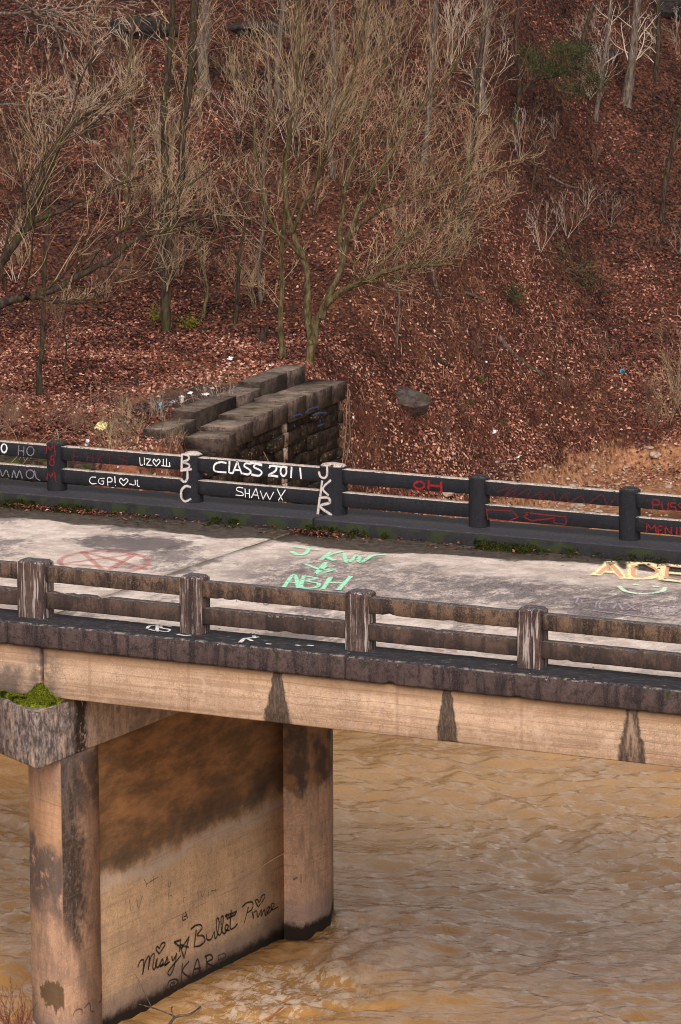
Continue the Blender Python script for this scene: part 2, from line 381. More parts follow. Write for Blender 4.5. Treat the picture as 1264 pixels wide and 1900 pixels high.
# --- far railing: black paint over concrete, bare worn tops
def ex_paint(k, c):
    u = k.mul(k.sm(upf(k), .35, .7), k.sm(k.noise(9, 7, .75), .34, .48))
    c = k.mix(k.mul(k.sm(k.noise(13, 8, .8), .6, .68), .5), c, (.09, .075, .07))
    return k.mix(u, c, k.mix(k.sm(k.noise(60, 4, .8), .35, .6), (.12, .095, .08), (.62, .52, .46)))
BLACKR = concrete('black_painted_concrete', (.011, .011, .015), (.005, .005, .007), .5, .3, ex_paint, rough=.85, bump=.35)
BLACKP = concrete('black_painted_post_concrete', (.011, .011, .015), (.005, .005, .007), .5, .3, lambda k, c: k.mix(k.mul(k.sm(upf(k), .4, .8), k.sm(k.noise(30, 6, .8), .48, .6), .6), c, (.12, .1, .09)), rough=.85, bump=.35)
def ex_kerbb(k, c):
    u = k.mul(k.sm(upf(k), .5, .85), .8)
    c = k.mix(u, c, k.mix(k.sm(k.noise(20, 6, .75), .5, .75), (.035, .034, .044), (.15, .125, .12)))
    ms = k.mul(k.ma('SUBTRACT', 1., k.sm(upf(k), .3, .5)), k.sm(k.noise(3.5, 5), .48, .56))
    return k.mix(k.mul(ms, .8), c, (.02, .028, .006))
KERBB = concrete('black_painted_kerb', (.014, .013, .016), (.01, .009, .011), .5, .3, ex_kerbb, rough=.75)
# --- deck
k = M('worn_deck_concrete', .9, .3)
a = k.noise(2.6, 9, .7); fi = k.noise(38, 6, .75); v = k.noise(120, 3, .7)
c = k.mix(k.sm(a, .35, .68), (.42, .335, .29), (.7, .6, .54))
pt = k.noise(.62, 5, .6, vec=k.mp((1.1, .9, 1), loc=(2.2, 4.1, 0)))
pd = k.ma('ADD', pt, k.mul(k.ma('SUBTRACT', k.noise(7, 8, .8, vec=k.mp((1.3, .7, 1))), .5), .5))
c = k.mix(k.mul(k.sm(pd, .53, .62), .8), c, k.mix(k.sm(fi, .42, .6), (.05, .042, .05), (.26, .21, .2)))
mid_ = k.mul(k.sm(k.ma('ADD', k.ma('ABSOLUTE', k.ma('SUBTRACT', k.y, 5.2)), k.mul(k.ma('SUBTRACT', k.noise(1.2, 7, .72), .5), 3.0)), 1.5, .7), k.sm(k.x, -.3, 1.2), k.sm(k.ma('ADD', k.mul(k.noise(4, 9, .85, vec=k.mp((1.2, .8, 1))), .6), k.mul(k.noise(30, 6, .85), .4)),   .43, .52))
c = k.mix(k.mul(mid_, .85), c, k.mix(k.sm(fi, .42, .62), (.05, .042, .052), (.2, .16, .165)))
c = k.mix(k.mul(k.sm(fi, .53, .64), .65), c, (.15, .115, .11))
c = k.mix(k.mul(k.sm(v, .6, .72), .4), c, (.75, .64, .56))
gy = k.ma('ADD', k.y, k.mul(k.ma('SUBTRACT', k.noise(.7, 5, .65), .5), 1.5))
gut = k.sm(k.ma('ADD', gy, k.sm(k.x, 4.5, 2.0, 0., .35)), 7.55, 7.72)
jd = k.sm(k.ma('ADD', k.ma('ABSOLUTE', k.ma('ADD', k.x, .35)), k.mul(k.ma('SUBTRACT', k.noise(6, 7, .8), .5), .25)), .13, .04)
c = k.mix(k.mul(jd, .35), c, (.16, .12, .09))
gc = k.mix(k.sm(k.noise(9, 7, .75), .4, .65), (.022, .017, .013), (.085, .062, .045))
c = k.mix(k.mul(gut, .96), c, gc)
blot = k.mul(k.sm(k.ma('ADD', k.ma('SQRT', k.ma('ADD', k.mul(k.ma('SUBTRACT', k.x, -1.9), k.ma('SUBTRACT', k.x, -1.9), .35), k.mul(k.ma('SUBTRACT', k.y, 6.2), k.ma('SUBTRACT', k.y, 6.2), .9))), k.mul(k.ma('SUBTRACT', k.noise(3, 7, .75), .5), 1.6)), .75, .4), .85)
c = k.mix(blot, c, (.075, .06, .065))
k.bump(k.ma('ADD', fi, k.mul(a, .6)), .35, .02)
DECK = k.out(c, k.sm(gut, 0, 1, .9, .6))
# --- stones
def stone(name, a, b, pale=.25):
    k = M(name, .95, .2)
    n = k.noise(5, 8, .7); n2 = k.noise(26, 5, .75)
    c = k.mix(k.sm(n, .35, .65), a, b); c = k.mix(k.mul(k.sm(n2, .55, .68), pale), c, (.42, .36, .33))
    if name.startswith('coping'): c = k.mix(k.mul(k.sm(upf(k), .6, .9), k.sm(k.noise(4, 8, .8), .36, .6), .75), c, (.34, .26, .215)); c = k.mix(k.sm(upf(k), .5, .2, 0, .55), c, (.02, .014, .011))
    c = k.mix(k.sm(k.rnd(), 0, 1, 0, .45), c, tuple(q*.3 for q in a))
    c = k.mix(k.mul(k.sm(upf(k), .5, .8), k.sm(k.noise(3, 5), .48, .6), .5), c, (.06, .055, .02))
    k.bump(k.ma('ADD', n, n2), .9, .04); return k.out(c)
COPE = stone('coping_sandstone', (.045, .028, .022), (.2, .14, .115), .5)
def facest():
    k = M('wall_sandstone', .95, .2)
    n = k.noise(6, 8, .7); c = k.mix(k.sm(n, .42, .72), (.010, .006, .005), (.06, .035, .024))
    c = k.mix(k.mul(k.sm(k.noise(9, 6, .7, vec=k.mp((1, 1, 2.2))), .58, .66), k.sm(k.rnd(), .45, .8), .75), c, (.45, .29, .2))
    dy = k.ma('ABSOLUTE', k.ma('SUBTRACT', k.ma('ADD', k.y, k.mul(k.noise(5, 3), .1)), 25.55))
    c = k.mix(k.mul(k.sm(dy, .14, .09), k.sm(k.noise(8, 6, .7), .36, .5)), c, (.36, .27, .22))
    c = k.mix(k.mul(k.sm(k.noise(7, 3), .6, .64), k.sm(k.rnd(), .2, .3)), c, (.03, .034, .01))
    k.bump(n, .9, .05); return k.out(c)
WALLST = facest()
LEDGE = stone('shaded_dark_ledge_rock', (.012, .009, .009), (.05, .038, .036), .15)  # dark rock, blackened further in colour to stand in for shade
BOULD = stone('dark_boulder_stone', (.045, .034, .031), (.14, .108, .098), .3)
PEB = simple('pale_bank_stone', (.3, .22, .17), .9, .4, 6)
# --- moss
def mossm(name, a, b):
    k = M(name, 1, .1); c = k.mix(k.sm(k.noise(40, 5, .75), .38, .62), a, b)
    c = k.mix(k.sm(k.noise(7, 4), .5, .68), c, tuple(q*.45 for q in a)); k.bump(k.noise(70, 3), .9, .02); return k.out(c)
MOSSB = mossm('bright_cap_moss', (.035, .05, .005), (.2, .22, .014))
MOSSD = mossm('gutter_moss', (.010, .013, .004), (.045, .055, .008))
# --- water
k = M('muddy_river_water', .1, .5)
k.b.inputs['IOR'].default_value = 1.95
c = k.mix(k.sm(k.noise(.25, 4), .35, .65), (.32, .17, .06), (.42, .23, .084))
fx = k.ma('SUBTRACT', k.x, 1.75); fy = k.ma('SUBTRACT', k.y, 3.75)
fr_ = k.ma('SQRT', k.ma('ADD', k.mul(fx, fx, .55), k.mul(fy, fy, .16)))
fn = k.noise(5.5, 7, .78, vec=k.mp((1, .55, 1)), dist=.6)
fm = k.mul(k.sm(fr_, 1.2, .2), k.sm(fn, .47, .56))
gx = k.ma('SUBTRACT', k.x, 1.0); gy_ = k.ma('SUBTRACT', k.y, 7.35)
fr2 = k.ma('SQRT', k.ma('ADD', k.mul(gx, gx, 1.2), k.mul(gy_, gy_, .3)))
fm = k.ma('MAXIMUM', fm, k.mul(k.sm(fr2, .75, .05), k.sm(fn, .5, .6), .8))
sp_ = k.mul(k.sm(k.noise(22, 3, .6), .735, .77), .8)
fm = k.ma('MAXIMUM', fm, sp_)
c = k.mix(k.mul(fm, .85), c, (.62, .5, .4))
w1 = k.noise(5, 5, .62, vec=k.mp((.8, 1.1, 1), rot=(0, 0, .5)), dist=.8); w2 = k.noise(17, 4, .6, vec=k.mp((.8, 1.2, 1)), dist=.5)
b1 = k.bump(w1, .45, .07); k.bump(w2, .3, .015, b1)
WAT = k.out(c, k.sm(fm, 0, .6, .05, .7))

# paints
def paint(name, col, cover=.8, rough=.6):
    k = M(name, rough, .3); k.b.inputs['Base Color'].default_value = (*col, 1)
    e = k.attr('edge'); a = k.ma('ADD', e, k.mul(k.ma('SUBTRACT', k.noise(45, 5, .75), .5), 1.1))
    al = k.mul(k.sm(a, .0, 1.1), k.sm(k.noise(14, 8, .8), .27, .52), cover)
    k.L(al, k.b.inputs['Alpha']); return k.m
P_WHITE = paint('white_spray_paint', (.75, .73, .74), .95)
P_GREY = paint('worn_grey_spray_paint', (.34, .33, .36), .45)
P_PALE = paint('worn_pale_spray_paint', (.55, .48, .45), .9)
P_RED = paint('red_spray_paint', (.2, .012, .016), .75)
P_RED2 = paint('bright_red_spray_paint', (.3, .01, .012), .75)
P_DRED = paint('dull_red_spray_paint', (.1, .012, .014), .6)
P_PINKR = paint('faded_red_spray_paint', (.5, .12, .12), .42)
P_MINT = paint('mint_green_spray_paint', (.42, .86, .6), .85)
P_YEL = paint('pale_yellow_spray_paint', (.95, .85, .5), .95)
P_ORA = paint('pink_orange_spray_paint', (.85, .4, .28), .8)
P_PGRN = paint('pale_green_spray_paint', (.65, .85, .6), .9)
P_BLACK = paint('black_spray_paint', (.012, .009, .009), .95)
P_SCR = paint('pale_scratch', (.6, .38, .24), .7)
P_LAV = paint('faded_lavender_paint', (.4, .33, .38), .75)
P_BLUE = paint('blue_spray_paint', (.03, .09, .25), .5)
P_FBLK = paint('faded_black_spray_paint', (.04, .03, .035), .6)

# ------------------------------------------------------------------ ground, water
def grid(name, us, vs, fn, mat, smooth=True):
    U, Vv = np.meshgrid(us, vs, indexing='ij'); X, Y, Z = fn(U, Vv)
    n, m_ = U.shape; V = np.stack([X.ravel(), Y.ravel(), Z.ravel()], 1)
    i = np.arange(n*m_).reshape(n, m_)
    Fc = np.stack([i[:-1, :-1].ravel(), i[1:, :-1].ravel(), i[1:, 1:].ravel(), i[:-1, 1:].ravel()], 1)
    return mesh_np(name, V, Fc, mat, smooth=smooth)
us = np.concatenate([[-700, -350, -160, -80, -50, -35, -25, -18, -14], np.arange(-12, 12.01, .16), [14, 18, 25, 35, 50, 80, 160, 350, 700]])
vs = np.concatenate([[-500, -200, -60, 0, 30, 40, 46, 50], np.arange(52, 60, .5), np.arange(60, 74, 2), np.arange(74, 130, .16), np.arange(130, 160, 2), [170, 190, 220, 260, 320, 450, 700]])
def tf(U, V):
    X, Y = sd2xy(U, V); return X, Y, hz(X, Y)
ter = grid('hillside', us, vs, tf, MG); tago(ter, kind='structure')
def wf(X, Y):
    # current runs along the pier; crests lie across it and are drawn out by the stream
    a = fbm(X*1.0+.35*Y, Y*.55-.2*X, 4, .55); b = fbm(X*.35+9, Y*.28, 3)
    wx = X+.5*vn(X*.5, Y*.5); wy = Y+.7*vn(X*.4+7, Y*.4)
    r1 = 1-np.abs(fbm(wx*1.15+.5*wy+3, wy*.75-.25*wx, 3, .5))
    r2 = 1-np.abs(fbm(wx*3.1+1.1*wy, wy*1.7, 3, .55))
    inside = (ss(-14, -12, X))*(1-ss(20, 24, X))
    calm = .6+.4*ss(-.6, .6, fbm(X*.25+3, Y*.2+8, 2))
    ca, sa = math.cos(.25), math.sin(.25)
    U_ = wx*ca+wy*sa; W_ = -wx*sa+wy*ca          # crests stretched along U_
    e1 = fbm(U_*.75, W_*1.15, 3, .45); e2 = 1-np.abs(fbm(U_*1.5+4, W_*2.6, 3, .5)); e3 = fbm(U_*4.2, W_*6.5, 2, .5)
    calm = calm*(1-.75*np.exp(-np.clip(X-.35, 0, 9)/.5)*(Y > -1)*(Y < 9)*(X > -1))
    z = WATER+inside*calm*(.10*e1+.09*e2+.02*e3+.03*b-.08)
    return z
wx = np.concatenate([[-500, -150, -60, -30, -18], np.arange(-13, 20, .09), [24, 40, 80, 200, 500]])
wy = np.concatenate([[-300, -120, -50, -20, -8], np.arange(-4, 22, .07), [26, 34, 44, 60, 90]])
wat = grid('river', wx, wy, lambda U, V: (U, V, wf(U, V)), WAT); tago(wat, kind='structure')

# leaf litter
N = 560000
s_ = RNG.uniform(-1, 1, N); d_ = 75.5+54*RNG.random(N)**.85; s_ = s_*(.6+d_*.085)
X, Y = sd2xy(s_, d_); Z = hz(X, Y)
dens = fbm(X*.5, Y*.5, 3)
keep = ((Z > -5.3+.5*dens) | ((RNG.random(N) < .3) & (Z > -5.75))) & ~((X > -11.0+.116*(28.67-Y)) & (X < -9.6+.116*(28.67-Y)) & (Y < 28.9) & (Y > 22.0)) & (RNG.random(N) < .72+.5*dens)
keep &= ~((np.hypot((X+11.8)/.9, (Y-25.6)/2.4)+.5*dens < 1) & (RNG.random(N) < .88))
orangep, _od = ground(760, 580)
keep &= ~((np.hypot(X-orangep[0], (Y-orangep[1])/2) < 1.0) & (RNG.random(N) < .7))
X, Y, Z, d_, s_ = X[keep], Y[keep], Z[keep], d_[keep], s_[keep]; N = len(X)
e = .12; nx = -(hz(X+e, Y)-Z)/e; ny = -(hz(X, Y+e)-Z)/e
nrm = np.stack([nx+RNG.normal(0, .55, N), ny+RNG.normal(0, .55, N), np.ones(N)], 1); nrm /= np.linalg.norm(nrm, axis=1)[:, None]
ang = RNG.uniform(0, 6.283, N); t = np.stack([np.cos(ang), np.sin(ang), np.zeros(N)], 1); t -= nrm*(t*nrm).sum(1)[:, None]; t /= np.linalg.norm(t, axis=1)[:, None]
bt = np.cross(nrm, t); L_ = RNG.uniform(.02, .056, N)[:, None]; W_ = L_*RNG.uniform(.45, .75, N)[:, None]; c0 = np.stack([X, Y, Z+.015+RNG.random(N)*.035], 1)
curl = RNG.uniform(-.1, .55, N)[:, None]
V = np.stack([c0-t*L_, c0+bt*W_+nrm*L_*curl, c0+t*L_, c0-bt*W_+nrm*L_*curl*.7], 1).reshape(-1, 3)
i = np.arange(N)*4; Fc = np.concatenate([np.stack([i, i+1, i+2], 1), np.stack([i, i+2, i+3], 1)])
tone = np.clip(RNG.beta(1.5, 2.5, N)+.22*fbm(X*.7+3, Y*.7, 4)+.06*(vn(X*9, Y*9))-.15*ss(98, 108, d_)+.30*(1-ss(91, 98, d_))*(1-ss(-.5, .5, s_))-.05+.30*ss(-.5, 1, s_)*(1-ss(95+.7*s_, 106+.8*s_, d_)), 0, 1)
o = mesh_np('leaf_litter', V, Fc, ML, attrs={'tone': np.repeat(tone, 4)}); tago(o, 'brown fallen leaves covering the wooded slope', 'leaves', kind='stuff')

# ------------------------------------------------------------------ solid builders
def rough_prism(poly, axis, a, b, seg=.12, amp=.004, chip=0., seed=0, cham=.02, taper=None):
    """poly: 2D ring (in the two axes other than `axis`, cyclic order), extruded along axis from a to b with noisy vertices"""
    P = np.array(poly, float); n = max(1, int(abs(b-a)/seg)); k = len(P); ts = np.linspace(a, b, n+1)
    if cham > 0: ts = np.concatenate([[a], np.linspace(a+cham*(1 if b > a else -1), b-cham*(1 if b > a else -1), max(2, n)), [b]])
    rings = []; c = P.mean(0)
    for q, tv in enumerate(ts):
        R = P.copy()
        if cham > 0 and q in (0, len(ts)-1):
            dv = R-c; R = c+dv*(1-cham/np.maximum(np.abs(dv), .05).max(1, keepdims=True)*.9)
        if taper: R = taper(R, tv)
        V3 = np.zeros((k, 3)); o_ = [i for i in range(3) if i != axis]
        V3[:, axis] = tv; V3[:, o_[0]] = R[:, 0]; V3[:, o_[1]] = R[:, 1]; rings.append(V3)
    V = np.concatenate(rings)
    cc = V.mean(0)
    for i in range(len(V)):
        p = Vector(V[i]+seed*3.7)
        d = mn.noise_vector(p*9)*amp+mn.noise_vector(p*2.2)*amp*1.2
        if chip:
            h = max(0, mn.noise(p*5.5)-.38)*chip*1.6
            o_ = [j for j in range(3) if j != axis]; q = i//k; ctr = rings[q].mean(0)
            dv = ctr-V[i]; d += Vector(dv)*h
        V[i] += np.array(d)
    nr = len(rings); F4 = []
    for q in range(nr-1):
        for j in range(k):
            a0 = q*k+j; a1 = q*k+(j+1) % k; F4.append((a0, a1, a1+k, a0+k))
    capf = [np.array([list(range(k))[::-1]]), np.array([[(nr-1)*k+j for j in range(k)]])]
    return V, [np.array(F4)]+capf
def flipfix(o):
    bm = bmesh.new(); bm.from_mesh(o.data); bmesh.ops.recalc_face_normals(bm, faces=bm.faces); bm.to_mesh(o.data); bm.free(); return o
def prism(name, poly, axis, a, b, mat, parent=None, **kw):
    V, Fc = rough_prism(poly, axis, a, b, **kw); return flipfix(mesh_np(name, V, Fc, mat, parent))
def rect8(x0, x1, y0, y1, c=.02):
    return [(x0+c, y0), ((x0+x1)/2, y0), (x1-c, y0), (x1, y0+c), (x1, (y0+y1)/2), (x1, y1-c), (x1-c, y1), ((x0+x1)/2, y1), (x0+c, y1), (x0, y1-c), (x0, (y0+y1)/2), (x0, y0+c)]

# ------------------------------------------------------------------ graffiti strokes
REG = {1: (0, 780, 1.975), 2: (560, 840, 1.795), 6: (480, 980, 1.6122), 7: (0, 800, 3.326), 8: (320, 820, 3.326), 9: (200, 1620, 2.873), 5: (0, 1600, 3.95), 4: (300, 640, 2.528), 0: (0, 0, 1.0)}
def on_abut(px, py):
    n = np.array([.993, .116, 0]); p0 = np.array([-9.93, 28.68, 0]); d = ray(px, py); return CAM+d*(n@(p0-CAM))/(n@d)
def stroke_mesh(name, reg, strokes, ax, val, width, mat, parent, off=.004, nrm=None, smooth=True):
    ox, oy, sc = REG[reg]; VV = []; FF = []; ED = []; b = 0
    n = np.zeros(3)
    if ax < 3: n[ax] = -1 if ax == 1 else 1
    else: n[:] = (.993, .116, 0)
    for st in strokes:
        p = np.array([at(ox+x/sc, oy+y/sc, ax, val) for x, y in st]) if ax < 3 else np.array([on_abut(ox+x/sc, oy+y/sc) for x, y in st])
        if smooth and len(p) > 2: p = catmull(p, 5)
        elif len(p) > 1: p = catmull(p, 4)
        p = p+n*off; off += .0006
        tn = np.gradient(p, axis=0); tn /= np.linalg.norm(tn, axis=1)[:, None]+1e-9
        sdv = np.cross(tn, n); sdv /= np.linalg.norm(sdv, axis=1)[:, None]+1e-9
        wv = width*1.4*(.85+.3*np.array([mn.noise(Vector(q*3.1)) for q in p]))[:, None]
        m_ = len(p)
        V = np.concatenate([p-sdv*wv, p-sdv*wv*.45, p+sdv*wv*.45, p+sdv*wv]); VV.append(V)
        ED.append(np.concatenate([np.zeros(m_), np.ones(m_), np.ones(m_), np.zeros(m_)]))
        for r in range(3):
            i = np.arange(m_-1)+r*m_+b; FF.append(np.stack([i, i+1, i+1+m_, i+m_], 1))
        b += 4*m_
    return mesh_np(name, np.concatenate(VV), np.concatenate(FF), mat, parent, attrs={'edge': np.concatenate(ED)})
def catmull(p, k):
    p = np.asarray(p, float)
    if len(p) < 3: return np.array([p[0]+(p[-1]-p[0])*t for t in np.linspace(0, 1, k+1)])
    q = np.vstack([2*p[0]-p[1], p, 2*p[-1]-p[-2]]); out = []
    for i in range(1, len(q)-2):
        for t in np.arange(k)/k:
            out.append(.5*((2*q[i])+(-q[i-1]+q[i+1])*t+(2*q[i-1]-5*q[i]+4*q[i+1]-q[i+2])*t*t+(-q[i-1]+3*q[i]-3*q[i+1]+q[i+2])*t**3))
    out.append(p[-1]); return np.array(out)
def el(cx, cy, rx, ry, n=10): return [(cx+rx*math.cos(t), cy+ry*math.sin(t)) for t in np.linspace(-1.5, 4.9, n)]
def sl(*pairs):  # a straight sided stroke keeps its corners
    out = []
    for i in range(len(pairs)-1):
        out += [pairs[i], tuple(pairs[i][j]+(pairs[i+1][j]-pairs[i][j])*.12 for j in (0, 1)), tuple(pairs[i][j]+(pairs[i+1][j]-pairs[i][j])*.88 for j in (0, 1))]
    return out+[pairs[-1]]

# ================================================================== THE BRIDGE
SP = 2.44; PH = .77; FW = 8.70; DZ = -.18
bridge = empty('road_bridge', (0, 4, DZ), 'old concrete road bridge with graffiti and low post-and-rail parapets above the muddy river', 'bridge')
JX = .31
# girders and slabs
for (xa, xb, sdn) in ((-9.2, JX-.03, 1), (JX+.03, 17.5, 2)):
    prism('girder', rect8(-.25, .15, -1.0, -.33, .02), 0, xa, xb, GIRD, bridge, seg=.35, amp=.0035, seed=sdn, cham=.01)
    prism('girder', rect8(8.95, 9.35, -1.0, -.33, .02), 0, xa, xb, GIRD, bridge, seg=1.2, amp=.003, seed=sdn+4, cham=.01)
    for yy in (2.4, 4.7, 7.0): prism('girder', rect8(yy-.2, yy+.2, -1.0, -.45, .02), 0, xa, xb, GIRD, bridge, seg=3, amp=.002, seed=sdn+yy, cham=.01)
for (xa, xb, sdn) in ((-9.2, -.368, 1), (-.332, 17.5, 2)):
    xs = np.arange(xa, xb, .25); xs = np.append(xs, xb); ys = np.linspace(.2, 8.6, 34)
    U, Vv = np.meshgrid(xs, ys, indexing='ij')
    zt = DZ-.03*((Vv-4.4)/4.2)**2+.012*fbm(U*.9, Vv*.9, 3)
    n_, m_ = U.shape; top = np.stack([U.ravel(), Vv.ravel(), zt.ravel()], 1); bot = top.copy(); bot[:, 2] = -.44
    V = np.concatenate([top, bot]); i = np.arange(n_*m_).reshape(n_, m_); q = n_*m_
    T = np.stack([i[:-1, :-1], i[1:, :-1], i[1:, 1:], i[:-1, 1:]], -1).reshape(-1, 4)
    ring = np.concatenate([i[:, 0], i[-1, 1:], i[-2::-1, -1], i[0, -2:0:-1]]); rn = np.roll(ring, -1)
    Sd = np.stack([ring, ring+q, rn+q, rn], -1)
    d_ob = mesh_np('deck_slab', V, [T, (T+q)[:, ::-1], Sd], DECK, bridge)
    if sdn == 1: deckL = d_ob
    else: deckR = d_ob
# joint filler: dirt and moss
JM = simple('joint_dirt', (.11, .08, .045), .95, .6, 14)
prism('joint_filler', [(-.369, -.4), (-.331, -.4), (-.331, DZ-.016), (-.369, DZ-.016)], 1, .42, 8.3, JM, bridge, seg=.1, amp=.006, cham=0)
# kerbs
def kerb(xa, xb, ya, yb, zt, zb, mat, sd, slope=0):
    poly = [(ya+.01, zb), (ya, zb+.03), (ya, zt-.035), (ya+.015, zt-.008), (ya+.05, zt+slope), ((ya+yb)/2, zt), (yb-.05, zt), (yb-.012, zt-.008), (yb, zt-.03), (yb, zb)]
    return prism('kerb', poly, 0, xa, xb, mat, bridge, seg=.1, amp=.003, chip=.25, seed=sd, cham=.012)
K1 = kerb(-9.2, -.195, -.34, .42, 0, -.31, FASC, 1)
K2 = kerb(-.165, 4.885, -.34, .42, 0, -.31, FASC, 2)
K3 = kerb(4.9, 10.2, -.34, .42, 0, -.31, FASC, 3); kerb(10.22, 17.5, -.34, .42, 0, -.31, FASC, 5)
KF1 = kerb(-9.2, -.1, 8.31, 9.4, 0, -.4, KERBB, 7); KF2 = kerb(-.07, 17.5, 8.31, 9.4, 0, -.4, KERBB, 9)
# parapets
def post(x, y0, hw, mat, sd, dep=.28, oct=False):
    x0, x1, y1 = x-hw, x+hw, y0+dep; z0 = .0
    c = .07 if oct else .012
    P = np.array(rect8(x0, x1, y0, y1, c)); zs = [-.03, .02, .2, .4, .58, PH-.05, PH-.035, PH]; cc = P.mean(0); rings = []
    for z in zs:
        f = 0 if z < PH-.01 else .035
        dv = P-cc; R = cc+np.sign(dv)*np.maximum(np.abs(dv)-f, 0)
        rings.append(np.column_stack([R, np.full(len(P), z)]))
    rings.append(np.column_stack([cc+(P-cc)*.4, np.full(len(P), PH+.012)]))
    V = np.concatenate(rings); k_ = len(P)
    for i in range(len(V)):
        p = Vector(V[i]+sd*1.7); V[i] += np.array(mn.noise_vector(p*8))*.004
    F4 = [(q*k_+j, q*k_+(j+1) % k_, (q+1)*k_+(j+1) % k_, (q+1)*k_+j) for q in range(len(rings)-1) for j in range(k_)]
    top = np.array([[(len(rings)-1)*k_+j for j in range(k_)]])
    return flipfix(mesh_np('post', V, [np.array(F4), top], mat, bridge))
def rail(xa, xb, y, za, zb, mat, sd, chip=.6, amp=.0025):
    # an old cast rail, edges worn and knocked off
    return prism('rail', rect8(y, y+.15, za, zb, .01), 0, xa, xb, mat, bridge, seg=.07, amp=amp, chip=chip, seed=sd, cham=.0)
NEARP, FARP = {}, {}
for kx in range(-3, 7):
    hw = .21 if kx == 0 else .158
    if kx >= -3: NEARP[kx] = post(kx*SP, 0, hw, POST, kx+20)
for kx in range(-4, 6):
    hw = .2 if kx == 0 else .142
    FARP[kx] = post(kx*SP, FW, hw, BLACKR if kx in (-1, 0) else BLACKP, kx+50, oct=True)
RN, RF = {}, {}
for kx in range(-3, 6):
    a = kx*SP+(.21 if kx == 0 else .158)-.01; b = (kx+1)*SP-(.21 if kx+1 == 0 else .158)+.01
    RN[kx, 1] = rail(a, b, .055, .495, .705, RAIL, kx*2.3+1); RN[kx, 0] = rail(a, b, .055, .135, .355, RAIL, kx*2.9+7)
for kx in range(-4, 5):
    a = kx*SP+(.2 if kx == 0 else .142)-.01; b = (kx+1)*SP-(.2 if kx+1 == 0 else .142)+.01
    RF[kx, 1] = rail(a, b, FW+.05, .49, .71, BLACKR, kx*2.3+11, .2, .0015); RF[kx, 0] = rail(a, b, FW+.05, .135, .355, BLACKR, kx*2.9+17, .2, .0015)
# --- graffiti on the far railing
yf = FW+.05
def g(reg, st, ax, val, wd, mat, par, label, off=.006, smooth=True):
    o = stroke_mesh('graffiti', reg, st, ax, val, wd, mat, par, off, smooth=smooth); o['label'] = label; return o
g(8, [[(335, 130), (300, 124), (266, 136), (256, 165), (272, 182), (335, 188)], sl((354, 118), (351, 188), (374, 194)), sl((374, 194), (402, 122), (430, 198)), [(384, 172), (420, 174)],
      [(490, 136), (455, 132), (446, 150), (470, 165), (485, 182), (470, 199), (432, 194)], [(556, 146), (518, 136), (506, 155), (540, 172), (553, 190), (535, 208), (488, 200)],
      [(598, 160), (615, 146), (642, 152), (638, 178), (596, 206), (622, 208), (655, 213)], el(688, 180, 18, 30), [(738, 152), (734, 222)], [(790, 158), (797, 228)],
      [(480, 128), (556, 138)], [(600, 146), (712, 156)]], 1, yf, .017, P_WHITE, RF[-1, 1], 'white spray-painted words CLASS 2011')
g(8, [[(438, 284), (405, 280), (398, 298), (432, 312), (436, 330), (392, 327)], [(450, 288), (452, 342)], [(476, 290), (478, 346)], [(450, 316), (478, 318)], sl((488, 346), (518, 286), (536, 352)), [(498, 326), (530, 328)],
      sl((544, 300), (562, 352), (582, 312), (602, 356), (628, 308)), [(648, 288), (682, 360)], [(700, 294), (656, 360)]], 1, yf, .008, P_WHITE, RF[-1, 0], 'white spray-painted name SHAWN')
g(8, [[(60, 72), (58, 175)], [(60, 75), (98, 84), (100, 108), (66, 124), (102, 138), (102, 160), (60, 172)], [(50, 176), (122, 168)], [(94, 172), (94, 222), (78, 246), (54, 232)],
      [(116, 278), (84, 272), (58, 300), (58, 345), (82, 366), (118, 350)]], 1, FW, .022, P_PALE, FARP[-1], 'white spray-painted letters BJC down the post')
g(8, [[(956, 145), (956, 200), (940, 222), (915, 212), (905, 182)], [(926, 238), (914, 335)], [(980, 234), (930, 286), (966, 330)], [(912, 340), (898, 446)], [(905, 344), (962, 344), (970, 374), (914, 398), (986, 452)]],
  1, FW, .022, P_PALE, FARP[0], 'white spray-painted letters JKR down the post')
g(7, [el(27, 105, 17, 26)], 1, yf, .014, P_WHITE, RF[-3, 1], 'white spray-painted letter O')
g(7, [[(118, 88), (114, 150)], [(150, 92), (148, 152)], [(117, 120), (150, 122)], el(190, 122, 22, 28)], 1, yf, .009, P_GREY, RF[-3, 1], 'faint grey letters HO')
g(7, [[(-20, 280), (0, 236), (18, 278), (40, 240), (58, 284)], [(75, 288), (88, 242), (104, 288), (122, 244), (140, 292)], el(188, 265, 24, 26), [(215, 240), (226, 288), (250, 304)]], 1, yf, .012, P_GREY, RF[-3, 0], 'faint grey handwritten letters mma')
g(7, [sl((286, 138), (293, 84), (313, 118), (335, 80), (345, 152)), el(326, 163, 11, 12), el(323, 194, 14, 18), sl((292, 304), (297, 250), (318, 284), (338, 244), (346, 312))], 1, FW, .012, P_RED, FARP[-2], 'red letters M8M down the post')
g(7, [[(502, 125), (456, 124)], [(456, 124), (455, 186), (502, 190)], [(455, 155), (490, 158)], [(540, 130), (540, 192)], [(576, 134), (576, 194)], [(540, 160), (576, 164)], [(610, 195), (610, 136), (645, 148), (615, 166), (648, 200)],
      [(680, 140), (680, 200)], [(665, 140), (696, 142)], [(790, 158), (748, 150), (745, 172), (785, 184), (780, 205), (740, 202)]], 1, yf, .011, P_DRED, RF[-2, 1], 'dull red faded name along the upper rail')
